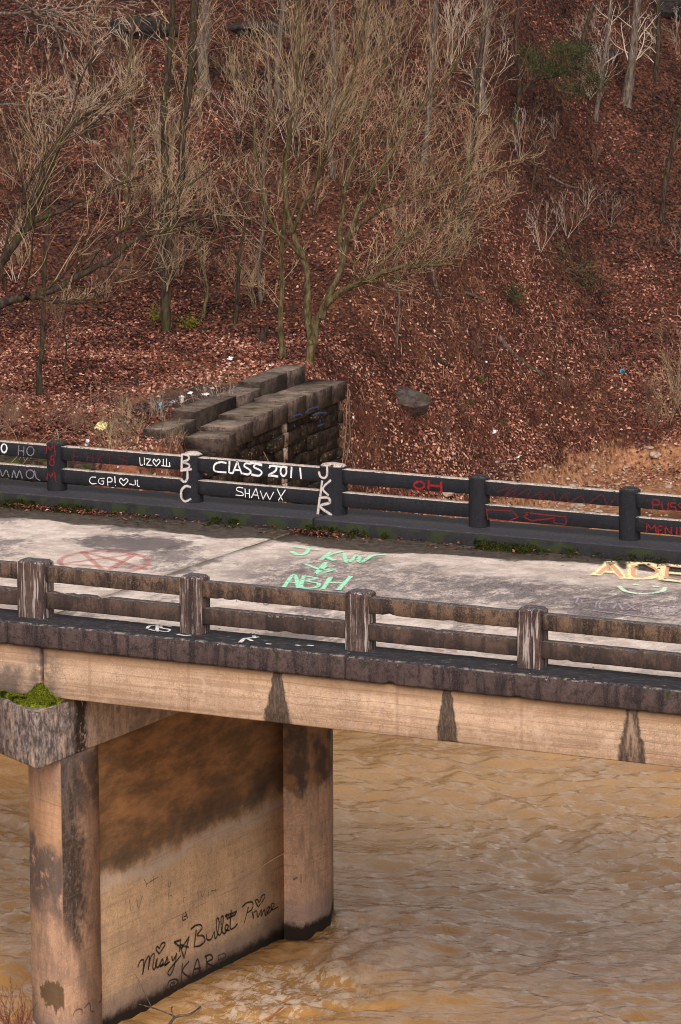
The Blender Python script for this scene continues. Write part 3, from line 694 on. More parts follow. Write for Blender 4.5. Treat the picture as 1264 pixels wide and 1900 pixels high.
g(7, [[(864, 160), (868, 206), (884, 208)], [(893, 162), (893, 208)], sl((902, 170), (932, 172), (905, 208), (942, 211)), [(966, 216), (946, 188), (955, 172), (967, 186), (980, 172), (990, 188), (966, 216)],
      [(1010, 170), (1010, 211)], [(998, 212), (1052, 218)], [(1030, 168), (1030, 214)], [(1048, 190), (1052, 220)]], 1, yf, .008, P_WHITE, RF[-2, 1], 'small white letters LIZ and a heart')
g(7, [[(595, 284), (566, 284), (554, 306), (570, 324), (598, 322)], [(648, 290), (616, 294), (612, 318), (636, 328), (642, 308), (626, 308)], [(668, 336), (666, 290), (690, 290), (692, 310), (668, 314)],
      [(710, 278), (713, 320)], [(714, 332), (716, 338)], [(765, 336), (740, 308), (750, 290), (765, 304), (780, 292), (792, 306), (765, 336)], [(800, 325), (836, 330), (836, 300)], [(850, 300), (852, 336), (864, 340)]],
  1, yf, .009, P_WHITE, RF[-2, 0], 'small white letters CGP and a heart')
g(2, [el(392, 108, 17, 12), [(425, 92), (422, 123)], [(465, 96), (466, 129)], [(425, 108), (465, 112)]], 1, yf, .021, P_RED2, RF[0, 1], 'bright red letters OH')
g(2, [[(650, 132), (700, 114), (672, 150), (720, 120), (702, 152), (760, 120), (750, 156), (800, 130), (790, 160), (832, 130), (850, 166), (880, 135), (892, 166), (930, 145), (950, 171), (1000, 140), (1020, 176), (1046, 150)]], 1, yf, .014, P_DRED, RF[1, 1], 'dull red scribble zigzagging along the rail')
g(2, [[(616, 184), (620, 224)], sl((616, 190), (700, 194), (722, 214), (690, 228), (618, 220)), sl((745, 200), (882, 214), (880, 238), (840, 234), (842, 218), (765, 226), (740, 214), (760, 200))], 1, yf, .012, P_RED, RF[1, 0], 'dull red outlined scrawl')
g(2, [[(1170, 188), (1172, 158), (1190, 160), (1190, 173), (1172, 174)], [(1200, 163), (1203, 188), (1220, 190), (1222, 164)], [(1246, 168), (1230, 168), (1230, 178), (1246, 182), (1244, 193), (1228, 192)], [(1275, 170), (1258, 170), (1258, 180), (1275, 184), (1272, 196), (1256, 194)]], 1, yf, .012, P_RED, RF[2, 1], 'red letters cut off at the rail')
g(2, [sl((1148, 264), (1152, 236), (1165, 255), (1178, 240), (1182, 268)), [(1202, 245), (1188, 245), (1190, 268), (1203, 270)], [(1189, 257), (1200, 258)], sl((1212, 272), (1212, 245), (1232, 273), (1232, 247)), [(1250, 248), (1250, 276)], [(1262, 248), (1262, 276)]], 1, yf, .013, P_RED2, RF[2, 0], 'red block letters on the lower rail')
# --- graffiti on the deck
zd = DZ
g(1, [el(382, 520, 162, 41, 24), [(300, 480), (385, 556)], [(300, 480), (540, 545)], [(220, 528), (500, 490)], [(385, 556), (500, 490)], [(220, 528), (540, 545)]], 2, zd, .05, P_PINKR, deckL, 'faded red star in a circle')
g(6, [[(100, 55), (180, 66)], [(152, 62), (138, 78), (115, 80), (98, 70)], [(216, 72), (186, 96)], [(250, 70), (205, 85), (228, 98)], [(255, 76), (266, 104), (296, 84), (304, 104), (340, 84), (378, 80)],
      [(202, 104), (172, 136)], [(138, 108), (190, 126), (228, 124), (176, 138), (200, 114)], [(74, 180), (106, 140), (120, 181)], [(90, 163), (116, 166)], [(136, 144), (128, 178), (168, 180), (180, 168), (146, 160), (174, 152), (138, 145)],
      [(216, 148), (192, 184)], [(276, 146), (238, 188)], [(205, 166), (260, 166)]], 2, zd, .042, P_MINT, deckR, 'mint green letters JKW arrow ABH')
g(6, [sl((1008, 142), (1052, 102), (1094, 152)), [(1028, 130), (1080, 134)], [(1118, 102), (1116, 154)], [(1118, 152), (1168, 150), (1204, 130), (1170, 108), (1118, 106)], sl((1290, 118), (1215, 110), (1210, 154), (1290, 164)), [(1214, 133), (1290, 140)]], 2, zd, .085, P_YEL, deckR, 'pale yellow letters ADE', .005)
g(6, [sl((1016, 138), (1054, 108), (1086, 146)), [(1122, 112), (1124, 145), (1160, 145), (1192, 130), (1166, 113)], sl((1290, 122), (1224, 115), (1220, 148), (1290, 158))], 2, zd, .035, P_ORA, deckR, 'pink and orange inner lines of the letters', .0075)
g(6, [[(1078, 174), (1100, 190), (1150, 197), (1205, 190), (1216, 178)], [(1118, 168), (1136, 171)], [(1178, 174), (1196, 177)]], 2, zd, .045, P_PGRN, deckR, 'pale green smiling face')
g(6, [sl((1280, 240), (957, 207), (942, 240), (1280, 280))], 2, zd, .022, P_LAV, deckR, 'faded lavender box outline', .005)
g(6, [[(995, 216), (968, 216), (972, 226), (994, 230), (966, 234)], [(1012, 220), (1008, 238)], [(1040, 224), (1022, 224), (1022, 240), (1042, 242)], [(1060, 242), (1075, 226), (1090, 246)], [(1105, 230), (1128, 246)], [(1128, 232), (1102, 246)],
      [(1150, 234), (1150, 250), (1166, 252)], [(1205, 240), (1182, 240), (1182, 256), (1206, 256)], [(1225, 244), (1222, 262)], [(1245, 246), (1240, 262)]], 2, zd, .02, P_LAV, deckR, 'faded lavender lettering in a box', .005)
g(2, [[(440, 655), (470, 660), (440, 668)], [(480, 655), (515, 662), (480, 668)]], 2, zd, .03, P_PINKR, deckR, 'small faded red scrawl')
g(1, [[(545, 766), (570, 771), (576, 753), (548, 755), (540, 764)], [(576, 750), (578, 775)], [(628, 757), (594, 752), (592, 762), (622, 768), (612, 776), (582, 772)]], 2, .012, .022, P_WHITE, K2, 'white spray-painted letters on the kerb top')
g(1, [[(650, 785), (680, 790), (700, 788)], [(880, 815), (900, 800), (925, 810)], [(905, 800), (950, 795)], [(930, 790), (935, 800)], [(975, 820), (995, 822)], [(1085, 825), (1100, 828)], [(1125, 826), (1150, 828)]], 2, .012, .03, P_WHITE, K2, 'white paint splashes on the kerb top')
# white paint drip on the kerb below second post, faint dark letters of the near rail
g(1, [[(800, 620), (800, 655)], [(800, 622), (822, 630), (802, 640)], el(845, 640, 12, 14), [(870, 630), (868, 665)], [(890, 632), (905, 660)], [(925, 640), (925, 668)], el(945, 655, 12, 12), [(970, 645), (968, 672), (985, 672), (988, 648)]], 1, .055, .012, P_FBLK, RN[1, 1], 'faint worn black lettering')
g(1, [[(470, 575), (470, 610)], el(500, 596, 14, 14), [(530, 585), (545, 608)], [(560, 590), (558, 618)], el(585, 606, 12, 14), [(615, 600), (612, 625)]], 1, .055, .012, P_FBLK, RN[0, 1], 'faint worn black lettering')

# ================================================================== THE PIER
pier = empty('bridge_pier', (.0, 4, -7), 'tall tan concrete bridge pier with mossy cap and black cursive graffiti, standing in the river', 'bridge pier')
capp = [(.67, -.99), (.67, 0.), (.67, 2.5), (.67, 5), (.67, 8.3), (.4, 9.9), (-.67, 9.9), (-.67, 5), (-.67, -.17), (0., -.58)]
V, Fc = rough_prism([(x, y) for x, y in capp], 2, -1.8, -1.05, seg=.12, amp=.008, chip=.0, cham=.018)
cap_o = flipfix(mesh_np('pier_cap', V, Fc, CAPM, pier))
# bearing seats between cap and girders (sheltered)
for yy in (-.05, 2.4, 4.7, 7.0, 9.15): prism('bearing_pad', rect8(-.3, .6, yy-.15, yy+.15, .01), 2, -1.05+.002, -1.0, PIERC, pier, seg=.05, amp=.0, cham=0)
c1 = [(.67, -.36), (.67, .1), (.67, .60), (.2, .60), (-.40, .60), (-.27, .36), (-.15, .12), (.17, -.12)]
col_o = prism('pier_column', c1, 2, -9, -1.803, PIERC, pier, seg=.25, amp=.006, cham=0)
c2 = [(.67, 6.5), (.67, 7.38), (.3, 8.2), (-.3, 8.2), (-.67, 7.38), (-.67, 6.5)]
prism('pier_column', c2, 2, -9, -1.803, PIERC, pier, seg=.25, amp=.006, cham=0)
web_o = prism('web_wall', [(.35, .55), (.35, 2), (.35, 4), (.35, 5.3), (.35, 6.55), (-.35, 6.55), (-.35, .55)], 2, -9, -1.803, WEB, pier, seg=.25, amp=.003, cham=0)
def w9(st, wd, mat, lab): return g(9, st, 0, .35, wd, mat, web_o, lab, .008)
w9([[(158, 502), (168, 474), (180, 462), (190, 470), (184, 542)], [(185, 538), (196, 480), (212, 446), (220, 450), (214, 516)], [(214, 514), (226, 452), (240, 430), (246, 438), (238, 500), (246, 512), (256, 490), (262, 455), (252, 490), (268, 500), (288, 458), (292, 480), (276, 498), (304, 480), (314, 445), (318, 478), (300, 492), (330, 472)],
    [(338, 440), (345, 466), (366, 426)], [(366, 425), (350, 500), (330, 544), (318, 530), (340, 498), (388, 438)], [(272, 430), (255, 406), (262, 390), (273, 400), (284, 376), (300, 370), (300, 386), (272, 430)],
    sl((350, 368), (386, 356), (378, 420)), sl((350, 368), (392, 400), (430, 338), (404, 452), (386, 400)), [(380, 380), (428, 395)]], .017, P_BLACK, 'black cursive word Missy with a heart')
w9([[(470, 300), (458, 402)], [(440, 300), (465, 280), (492, 275), (500, 295), (474, 330), (505, 334), (516, 360), (490, 386), (460, 392)], [(524, 325), (528, 355), (550, 350), (566, 310), (568, 345), (580, 336), (592, 262), (580, 240), (578, 300), (592, 330), (606, 306), (614, 235), (602, 238), (604, 300), (620, 322), (640, 285), (628, 276), (624, 302), (648, 305)],
    [(656, 195), (650, 292), (672, 290), (690, 268)], [(622, 230), (686, 204)], sl((630, 216), (634, 242), (676, 222), (684, 200))], .017, P_BLACK, 'black cursive word Bullet')
w9([[(748, 180), (726, 266)], [(714, 180), (740, 158), (770, 156), (768, 190), (742, 212)], [(768, 205), (774, 240), (776, 212), (792, 202), (798, 235), (816, 195), (816, 230), (832, 194), (840, 226), (862, 180), (846, 190), (850, 216), (870, 196), (886, 166), (872, 164), (872, 196), (908, 178)],
    [(800, 180), (785, 150), (796, 140), (805, 155), (820, 122), (834, 115), (830, 138), (800, 180)]], .014, P_BLACK, 'black cursive word Prince with a heart')
w9([[(396, 480), (390, 590)], [(432, 468), (396, 522), (442, 560)], [(448, 548), (476, 458), (492, 532)], [(458, 512), (494, 504)], [(522, 440), (526, 504)], [(514, 445), (545, 434), (556, 456), (526, 476), (566, 500)],
    [(316, 600), (325, 575), (355, 565), (372, 575), (362, 598), (330, 604), (336, 585), (356, 583)]], .016, P_BLACK, 'black capital letters KAR near the waterline')
w9([[(585, 440), (590, 472)], [(585, 440), (620, 428), (625, 446), (590, 462)]], .013, P_FBLK, 'faded black letter P')
w9([[(295, 210), (380, 130), (475, 60)]], .006, P_SCR, 'pale diagonal scratch'); w9([[(690, 70), (730, 30), (775, 0)]], .005, P_SCR, 'pale diagonal scratch')
g(0, [[(440, 1645), (500, 1598), (556, 1570)]], 0, .35, .008, P_SCR, web_o, 'pale diagonal scratch')
w9([[(190, 30), (205, 60), (200, 80)], [(205, 60), (240, 35), (270, 20)], [(240, 15), (242, 60)], [(320, 40), (320, 70), (330, 70), (332, 40)], [(322, 105), (322, 140)], [(322, 122), (340, 118)], [(400, 130), (402, 160)], [(400, 130), (415, 126)], [(475, 95), (480, 135)], [(490, 95), (500, 125), (515, 90)], [(530, 85), (535, 120)], [(545, 95), (572, 90), (570, 100)],
    [(110, 140), (118, 200)], [(150, 130), (160, 190), (180, 120)]], .008, P_FBLK, 'faded scrawls high on the wall')
w9([[(400, 215), (398, 250), (415, 245)], [(412, 205), (424, 240)], [(404, 232), (420, 226)]], .01, P_BLACK, 'small black mark in a pale patch')
g(5, [[(532, 1130), (545, 1095), (575, 1075), (600, 1082), (598, 1108)], [(612, 1070), (650, 1032), (660, 1050), (665, 1090), (692, 1094)], [(740, 960), (738, 1010), (720, 1030)]], 0, .67, .014, P_FBLK, col_o, 'faded black scrawl near the foot')
g(0, [[(543, 1632), (552, 1628)], [(558, 1622), (558, 1640)]], 0, .67, .02, P_FBLK, pier.children[1] if False else col_o, 'small black mark')
# broken aggregate patch at the foot of the column
cv = []; cf = []; RR = random.Random(5)
def add_lump(cv, cf, c, r, RR, sq=(1, 1, 1)):
    b = len(cv); t_ = (1+5**.5)/2
    ico = [(-1, t_, 0), (1, t_, 0), (-1, -t_, 0), (1, -t_, 0), (0, -1, t_), (0, 1, t_), (0, -1, -t_), (0, 1, -t_), (t_, 0, -1), (t_, 0, 1), (-t_, 0, -1), (-t_, 0, 1)]
    for v in ico:
        q = RR.uniform(.7, 1.25)*r/1.9; cv.append((c[0]+v[0]*q*sq[0], c[1]+v[1]*q*sq[1], c[2]+v[2]*q*sq[2]))
    for f in ((0, 11, 5), (0, 5, 1), (0, 1, 7), (0, 7, 10), (0, 10, 11), (1, 5, 9), (5, 11, 4), (11, 10, 2), (10, 7, 6), (7, 1, 8), (3, 9, 4), (3, 4, 2), (3, 2, 6), (3, 6, 8), (3, 8, 9), (4, 9, 5), (2, 4, 11), (6, 2, 10), (8, 6, 7), (9, 8, 1)):
        cf.append(tuple(b+i for i in f))
for i in range(420):
    t = RR.random(); z = -5.62-.42*RR.random()-.1*t
    if z > -5.62-.25*t+.06*RR.random(): continue
    if t < .45: x = -.13+(.17+.13)*t/.45; y = .10+(-.12-.10)*t/.45
    else: x = .17+(.45-.17)*(t-.45)/.55; y = -.12+(-.25+.12)*(t-.45)/.55
    add_lump(cv, cf, (x, y-.004, z), RR.uniform(.012, .032), RR)
ag = mesh_np('spalled_aggregate', np.array(cv), np.array(cf), PEB, pier); tago(ag, 'rough exposed pebbles where the concrete has spalled', kind='stuff')
# moss on the cap: blades over a cushion
def moss_patch(name, pts, mat, parent, n, blade=.02, label=None, hfun=None):
    pts = np.array(pts); V = []; Fc = []; b = 0; lo = pts.min(0); hi = pts.max(0); rr = np.random.default_rng(3)
    def inside(x, y):
        c = False; j = len(pts)-1
        for i in range(len(pts)):
            if (pts[i][1] > y) != (pts[j][1] > y) and x < (pts[j][0]-pts[i][0])*(y-pts[i][1])/(pts[j][1]-pts[i][1])+pts[i][0]: c = not c
            j = i
        return c
    k_ = 0
    while k_ < n:
        x, y = rr.uniform(lo, hi)
        if not inside(x, y): continue
        k_ += 1; z = hfun(x, y); a = rr.uniform(0, 6.28); l = blade*rr.uniform(.5, 1.4); ww = blade*.35; dx, dy = math.cos(a), math.sin(a)
        V += [(x-dy*ww, y+dx*ww, z), (x+dy*ww, y-dx*ww, z), (x+dx*l*.6, y+dy*l*.6, z+l)]; Fc.append((b, b+1, b+2)); b += 3
    return V, Fc
def mh(x, y): return -1.05+.035+.05*max(0, mn.noise(Vector((x*6, y*6, 1)))+.3)+.17*math.exp(-((x-.31)/.13)**2-((y+.27)/.13)**2)
mpoly = [(.62, -.28), (.60, -.60), (.42, -.72), (.15, -.62), (-.1, -.44), (-.45, -.26), (-.5, -.262), (.6, -.262)]
V, Fc = moss_patch('moss', mpoly, MOSSB, pier, 5200, .022, None, mh)
# cushion below the blades
lo = np.min(mpoly, 0); hi = np.max(mpoly, 0); bb = len(V); gx_ = np.linspace(-.55, .64, 40); gy2 = np.linspace(-.78, -.255, 22)
def inpoly(x, y, pts=mpoly):
    c = False; j = len(pts)-1
    for i in range(len(pts)):
        if (pts[i][1] > y) != (pts[j][1] > y) and x < (pts[j][0]-pts[i][0])*(y-pts[i][1])/(pts[j][1]-pts[i][1])+pts[i][0]: c = not c
        j = i
    return c
for x in gx_:
    for y in gy2: V.append((x, y, mh(x, y) if inpoly(x, y) else -1.056))
for i in range(39):
    for j in range(21):
        a = bb+i*22+j; 
        if max(V[a][2], V[a+1][2], V[a+22][2]) > -1.05: Fc += [(a, a+22, a+23), (a, a+23, a+1)]
mo = mesh_np('moss', np.array(V), np.array(Fc), MOSSB, pier); tago(mo, 'bright green moss cushion on the pier cap', kind='stuff')
# gutter moss, leaves and grit on the far side of the deck
V = []; Fc = []; rr = np.random.default_rng(8); b = 0
for i in range(26000):
    x = rr.uniform(-6, 8); y = 8.3-abs(rr.normal(0, .12)); dn = float(vn(x*1.3+4, 2.2))+.6*float(vn(x*5, 7.7))
    if dn < .5-.5*(x > .6)*(x < 3.4)+.5*float(vn(x*14, y*14)) or (x > 3.6 and i % 4): continue
    z = DZ-.02+max(0, .1-(8.3-y)*.55)*(.4+.6*rr.random()); a = rr.uniform(0, 6.28); l = rr.uniform(.012, .035); dx, dy = math.cos(a)*.012, math.sin(a)*.012
    V += [(x-dy, y+dx, z), (x+dy, y-dx, z), (x+dx, y+dy, z+l)]; Fc.append((b, b+1, b+2)); b += 3
gm = mesh_np('gutter_moss', np.array(V), np.array(Fc), MOSSD, bridge); tago(gm, 'dark green moss along the foot of the far kerb', kind='stuff')
n_ = 1700; xx = np.concatenate([RNG.normal(-4.6, .7, 500), RNG.normal(.1, .25, 300), RNG.uniform(-6, 9, 500), RNG.normal(.55, .3, 120), RNG.uniform(-1, 9, n_-1420)])
yy = np.concatenate([8.28-np.abs(RNG.normal(0, .14, 500)), 8.25-np.abs(RNG.normal(0, .18, 300)), 8.28-np.abs(RNG.normal(0, .3, 500)), .5+np.abs(RNG.normal(0, .12, 120)), .5+np.abs(RNG.normal(0, .2, n_-1420))])
a = RNG.uniform(0, 6.28, n_); t = np.stack([np.cos(a), np.sin(a), RNG.normal(0, .2, n_)], 1); q = np.stack([-np.sin(a), np.cos(a), RNG.normal(0, .2, n_)], 1)
Lh = RNG.uniform(.018, .045, n_)[:, None]; c0 = np.stack([xx, yy, np.full(n_, DZ+.0)+RNG.random(n_)*.03], 1)
V = np.stack([c0-t*Lh, c0+q*Lh*.5+[0, 0, .015], c0+t*Lh, c0-q*Lh*.5+[0, 0, .01]], 1).reshape(-1, 3); i = np.arange(n_)*4
dl = mesh_np('deck_leaves', V, np.concatenate([np.stack([i, i+1, i+2], 1), np.stack([i, i+2, i+3], 1)]), ML, attrs={'tone': np.repeat(np.clip(RNG.beta(2, 2.4, n_), 0, 1), 4)})
tago(dl, 'dead leaves blown against the kerbs on the bridge deck', 'leaves', kind='stuff')

# ================================================================== OLD STONE ABUTMENT
ab = empty('stone_abutment', (-10.4, 25, -1.25), 'ruined dark stone block abutment of a former bridge at the edge of the far bank', 'abutment')
RR = random.Random(21)
def abt(x, y, z):
    dx, dy = x+9.76, y-29.45; return (-10+dx*.993-dy*.116, 28.67+dx*.116+dy*.993, z)
def block(name, x0, x1, y0, y1, z0, z1, mat, parent, j=.02, bev=.03):
    """one split stone: a box with bevelled, knocked corners"""
    V = []
    for (a, b2, c_) in ((x0, y0, z0), (x1, y0, z0), (x1, y1, z0), (x0, y1, z0)): V.append((a+RR.uniform(-j, j), b2+RR.uniform(-j, j), c_))
    zt = z1-bev
    for (a, b2) in ((x0, y0), (x1, y0), (x1, y1), (x0, y1)): V.append((a+RR.uniform(-j, j), b2+RR.uniform(-j, j), zt+RR.uniform(-j, j)*.6))
    for (a, b2) in ((x0+bev, y0+bev), (x1-bev, y0+bev), (x1-bev, y1-bev), (x0+bev, y1-bev)): V.append((a+RR.uniform(-j, j), b2+RR.uniform(-j, j), z1+RR.uniform(-j, j)*.8))
    if parent is ab: V = [abt(*v) for v in V]
    F4 = [(3, 2, 1, 0), (8, 9, 10, 11)]
    for s0 in (0, 4):
        for i in range(4): F4.append((s0+i, s0+(i+1) % 4, s0+4+(i+1) % 4, s0+4+i))
    return mesh_np(name, np.array(V), np.array(F4), mat, parent)
core = simple('abutment_rubble_core', (.03, .02, .016), .95, .4, 6)
V = np.array([abt(x, y, z) for z in (-7.5, -1.62) for x, y in ((-10.85, 22.6), (-9.98, 22.6), (-9.98, 29.35), (-10.85, 29.35))])
mesh_np('rubble_core', V, np.array([(0, 1, 2, 3)[::-1], (4, 5, 6, 7), (0, 1, 5, 4), (1, 2, 6, 5), (2, 3, 7, 6), (3, 0, 4, 7)]), core, ab)
y = 22.7
while y < 29.3:                       # ledge course: big blocks
    l = RR.uniform(.7, 1.2); y1 = min(y+l, 29.5); ze = -1.2 if y > 24 else -1.2-(24-y)*.15
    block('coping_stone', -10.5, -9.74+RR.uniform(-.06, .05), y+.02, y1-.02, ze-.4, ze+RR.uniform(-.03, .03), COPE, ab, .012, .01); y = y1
y = 21.9
while y < 29.1:                       # raised course behind
    l = RR.uniform(1.2, 2.2); y1 = min(y+l, 29.15); zz_ = -.9 if y > 26.3 else (-1.0 if y > 22.5 else -1.12)
    block('coping_stone', -10.98, -10.5+RR.uniform(-.03, .03), y+.01, y1-.01, -1.6, zz_+RR.uniform(-.02, .02), COPE, ab, .01, .01); y = y1
# face masonry
z = -1.62
cnt = 0
while z > -4.3:
    hh = RR.uniform(.17, .3); y = 22.7-RR.random()*.4
    while y < 29.4:
        l = RR.uniform(.35, 1.0); y1 = min(y+l, 29.42)
        if cnt < 290:
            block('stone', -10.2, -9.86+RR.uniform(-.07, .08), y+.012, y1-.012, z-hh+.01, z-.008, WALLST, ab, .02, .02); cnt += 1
        y = y1
    # end face at the far corner
    block('stone', -10.9, -10.2, 29.2, 29.42+RR.uniform(-.04, .05), z-hh+.01, z-.008, WALLST, ab, .02, .02)
    z -= hh
g(4, [[(610, 335), (640, 325), (655, 330)], [(665, 320), (690, 300), (730, 288)], [(700, 330), (735, 318), (770, 318)], [(615, 375), (620, 385)], [(725, 380), (755, 370)], [(735, 345), (738, 365)]], 3, 0, .022, P_BLUE, ab, 'faint blue spray paint on the stones', .03)

# ================================================================== BRANCHING PLANTS
def tubes(polys, sides):
    VV = []; FF = []; b = 0; cs = np.cos(np.arange(sides)*2*math.pi/sides); sn = np.sin(np.arange(sides)*2*math.pi/sides)
    for p, r in polys:
        n = len(p); tn = np.empty_like(p); tn[1:-1] = p[2:]-p[:-2]; tn[0] = p[1]-p[0]; tn[-1] = p[-1]-p[-2]
        tn /= np.sqrt((tn*tn).sum(1))[:, None]+1e-9
        ref = np.array([.31, .27, .9]) if abs(tn[0, 2]) < .8 else np.array([.9, .3, .1])
        a = np.cross(tn, ref); a /= np.sqrt((a*a).sum(1))[:, None]+1e-9; c = np.cross(tn, a)
        ring = p[:, None, :]+(a[:, None, :]*cs[None, :, None]+c[:, None, :]*sn[None, :, None])*r[:, None, None]
        VV.append(ring.reshape(-1, 3)); i = (np.arange(n-1)[:, None]*sides+np.arange(sides)[None, :]).ravel()
        j = (np.arange(n-1)[:, None]*sides+(np.arange(sides)[None, :]+1) % sides).ravel()
        FF.append(np.stack([i, j, j+sides, i+sides], 1)+b); b += n*sides
    return np.concatenate(VV), np.concatenate(FF)
def nrmz(v): return v/(math.sqrt(v[0]*v[0]+v[1]*v[1]+v[2]*v[2])+1e-9)
class Grower:
    def __init__(s, seed, trop=.05, wob=.18, rmin=.0055):
        s.r = np.random.default_rng(seed); s.out = []; s.trop = trop; s.wob = wob; s.rmin = rmin
    def branch(s, p, d, L, r, lv, nch, ang=(.4, .8), ratio=.55, first=.15, trop=None):
        n = 7 if lv >= 2 else (5 if lv == 1 else 4); st = L/n; P = [p]; D = nrmz(np.array(d)); dirs = [D]; tr = s.trop if trop is None else trop
        W = s.r.normal(0, s.wob*(.85 if lv < 2 else 1), (n, 3))
        for i in range(n):
            D = nrmz(D+W[i]+np.array([0, 0, tr])); P.append(P[-1]+D*st); dirs.append(D)
        P = np.array(P); R = np.maximum(r*(1-np.linspace(0, 1, n+1)*.75), s.rmin*.7)
        s.out.append((P, R, lv))
        if lv > 0: s.kids(P, R, L, lv, nch, ang, ratio, first)
        return P
    def kids(s, P, R, L, lv, nch, ang=(.4, .8), ratio=.55, first=.15, side=None):
        n = len(P)-1; num = max(1, int(nch[lv-1]*s.r.uniform(.75, 1.25)))
        for j in range(num):
            t = first+(1-first)*(j+s.r.random())/num; q = min(t*n, n-.001); i = int(q); fr = q-i
            p = P[i]*(1-fr)+P[i+1]*fr; D = nrmz(P[i+1]-P[i])
            v = s.r.normal(0, 1, 3)
            if side is not None: v = v+np.array(side)
            v = v-D*np.dot(v, D); v = nrmz(v); a = s.r.uniform(*ang)
            d = D*math.cos(a)+v*math.sin(a)
            l = L*ratio*(1-.55*t)*s.r.uniform(.6, 1.25); r = max(R[i]*.55, s.rmin)
            if lv-1 <= 0: r = s.rmin
            s.branch(p, d, l, r, lv-1, nch, ang, ratio)
def px_path(pts, k=5, jit=0.):
    """trunk course: photo point + distance, smoothed"""
    return catmull(np.array([at_depth(x, y, d) for x, y, d in pts]), k)
def make_tree(name, label, cat, base, grow_, trunk_polys, mt, mc, group=None, sides=7, csides=3):
    root = empty(name, tuple(base), label, cat, group)
    V, Fc = tubes(trunk_polys, sides)
    mesh_np('trunk', V, Fc, mt, root, smooth=True)
    if grow_:
        big = [(p, r) for p, r, lv in grow_ if lv >= 2]; small = [(p, r) for p, r, lv in grow_ if lv < 2]
        if big:
            V, Fc = tubes(big, 5); mesh_np('limbs', V, Fc, mt, root, smooth=True)
        if small:
            V, Fc = tubes(small, csides); mesh_np('crown', V, Fc, mc, root)
    return root
PXM = lambda d: d/F*1.0   # metres per photo pixel at distance d
def limb(pts, w0, w1, k=5, wig=.045, seed=1):
    P = px_path(pts, k); d = pts[0][2]; R = np.linspace(w0, w1, len(P))*PXM(d)*.5
    rr = np.random.default_rng(seed); P = P+np.cumsum(rr.normal(0, wig, P.shape), 0)*.35
    R = R*(1+rr.normal(0, .05, len(R)))
    return P, R

# T1: many-stemmed tree right behind the abutment
gb, gd = ground(575, 668, 84); gb2 = at_depth(575, 668, 89.6)
base1 = np.array([gb2[0], gb2[1], float(hz(gb2[0], gb2[1]))])
D1 = 89.8
L1 = [limb([(572, 690, D1), (580, 640, D1), (596, 590, D1), (615, 560, D1-.1), (650, 535, D1-.3), (700, 508, D1-.6), (752, 488, D1-.9), (800, 482, D1-1.1), (850, 478, D1-1.3)], 20, 5, seed=1),
      limb([(580, 640, D1), (572, 580, D1+.2), (577, 525, D1+.3), (566, 480, D1+.4), (545, 430, D1+.5), (540, 360, D1+.6), (545, 290, D1+.7), (556, 200, D1+.8), (560, 90, D1+1), (565, -40, D1+1.2)], 15, 5, seed=2),
      limb([(596, 590, D1), (612, 540, D1), (632, 490, D1), (650, 440, D1), (672, 390, D1), (700, 340, D1+.1), (735, 280, D1+.2), (775, 215, D1+.3), (830, 140, D1+.4), (880, 60, D1+.4)], 14, 4, seed=3),
      limb([(650, 440, D1), (690, 400, D1-.3), (740, 372, D1-.5), (800, 345, D1-.7), (860, 322, D1-.9), (920, 300, D1-1)], 9, 3, seed=4),
      limb([(545, 430, D1+.5), (560, 390, D1+.2), (590, 330, D1), (610, 260, D1-.1), (650, 170, D1-.2), (680, 60, D1-.3), (700, -30, D1-.4)], 8, 4, seed=5),
      limb([(632, 490, D1), (625, 420, D1+.4), (640, 340, D1+.6), (660, 250, D1+.8), (700, 150, D1+1), (740, 40, D1+1.1)], 10, 4, seed=6),
      limb([(566, 480, D1+.4), (530, 440, D1+.1), (505, 390, D1), (490, 310, D1-.1), (480, 220, D1-.2), (470, 100, D1-.2)], 7, 3, seed=7),
      limb([(700, 508, D1-.6), (745, 450, D1-.5), (800, 420, D1-.4), (870, 400, D1-.3), (930, 380, D1-.3)], 7, 3, seed=8)]
G = Grower(101, .09, .16, .0042)
for q, (P, R) in enumerate(L1):
    Lw = float(np.linalg.norm(P[-1]-P[0])); f0 = .45 if q in (0, 1, 2) else .2
    G.kids(P, R*.6, Lw*.85, 3, [3, 8, 15], (.3, .8), .7, f0, side=(.45, .1, .6))
make_tree('bare_tree', 'multi-stemmed bare tree with mossy lower limb spreading over the end of the stone abutment', 'tree', base1, G.out, L1, BARK_OLIVE, TWIG_OLIVE, sides=8)

# T2: tall dark vine-clad trunk on the flat
def ground_base(px, py, d0=84):
    p, d = ground(px, py, d0); return p, d
b2, D2 = ground_base(309, 618)
L2 = [limb([(309, 625, D2), (307, 540, D2), (304, 460, D2), (310, 370, D2), (309, 270, D2), (306, 190, D2), (315, 100, D2), (322, -40, D2)], 20, 11, seed=11),
      limb([(306, 480, D2), (322, 400, D2+.1), (337, 320, D2+.1), (336, 240, D2+.1), (346, 130, D2), (352, 60, D2), (357, -40, D2)], 13, 15, seed=12)]
G = Grower(102, .06, .14, .0055)
G.kids(L2[0][0], L2[0][1]*.4, 3.4, 2, [8, 26], (.5, 1.0), .55, .1); G.kids(L2[1][0], L2[1][1]*.4, 3.6, 2, [8, 24], (.6, 1.1), .55, .1)
make_tree('bare_tree', 'tall dark trunk forking low, standing at the edge of the flat left of the abutment', 'tree', b2, G.out, L2, BARK_DARK, TWIG_OLIVE)

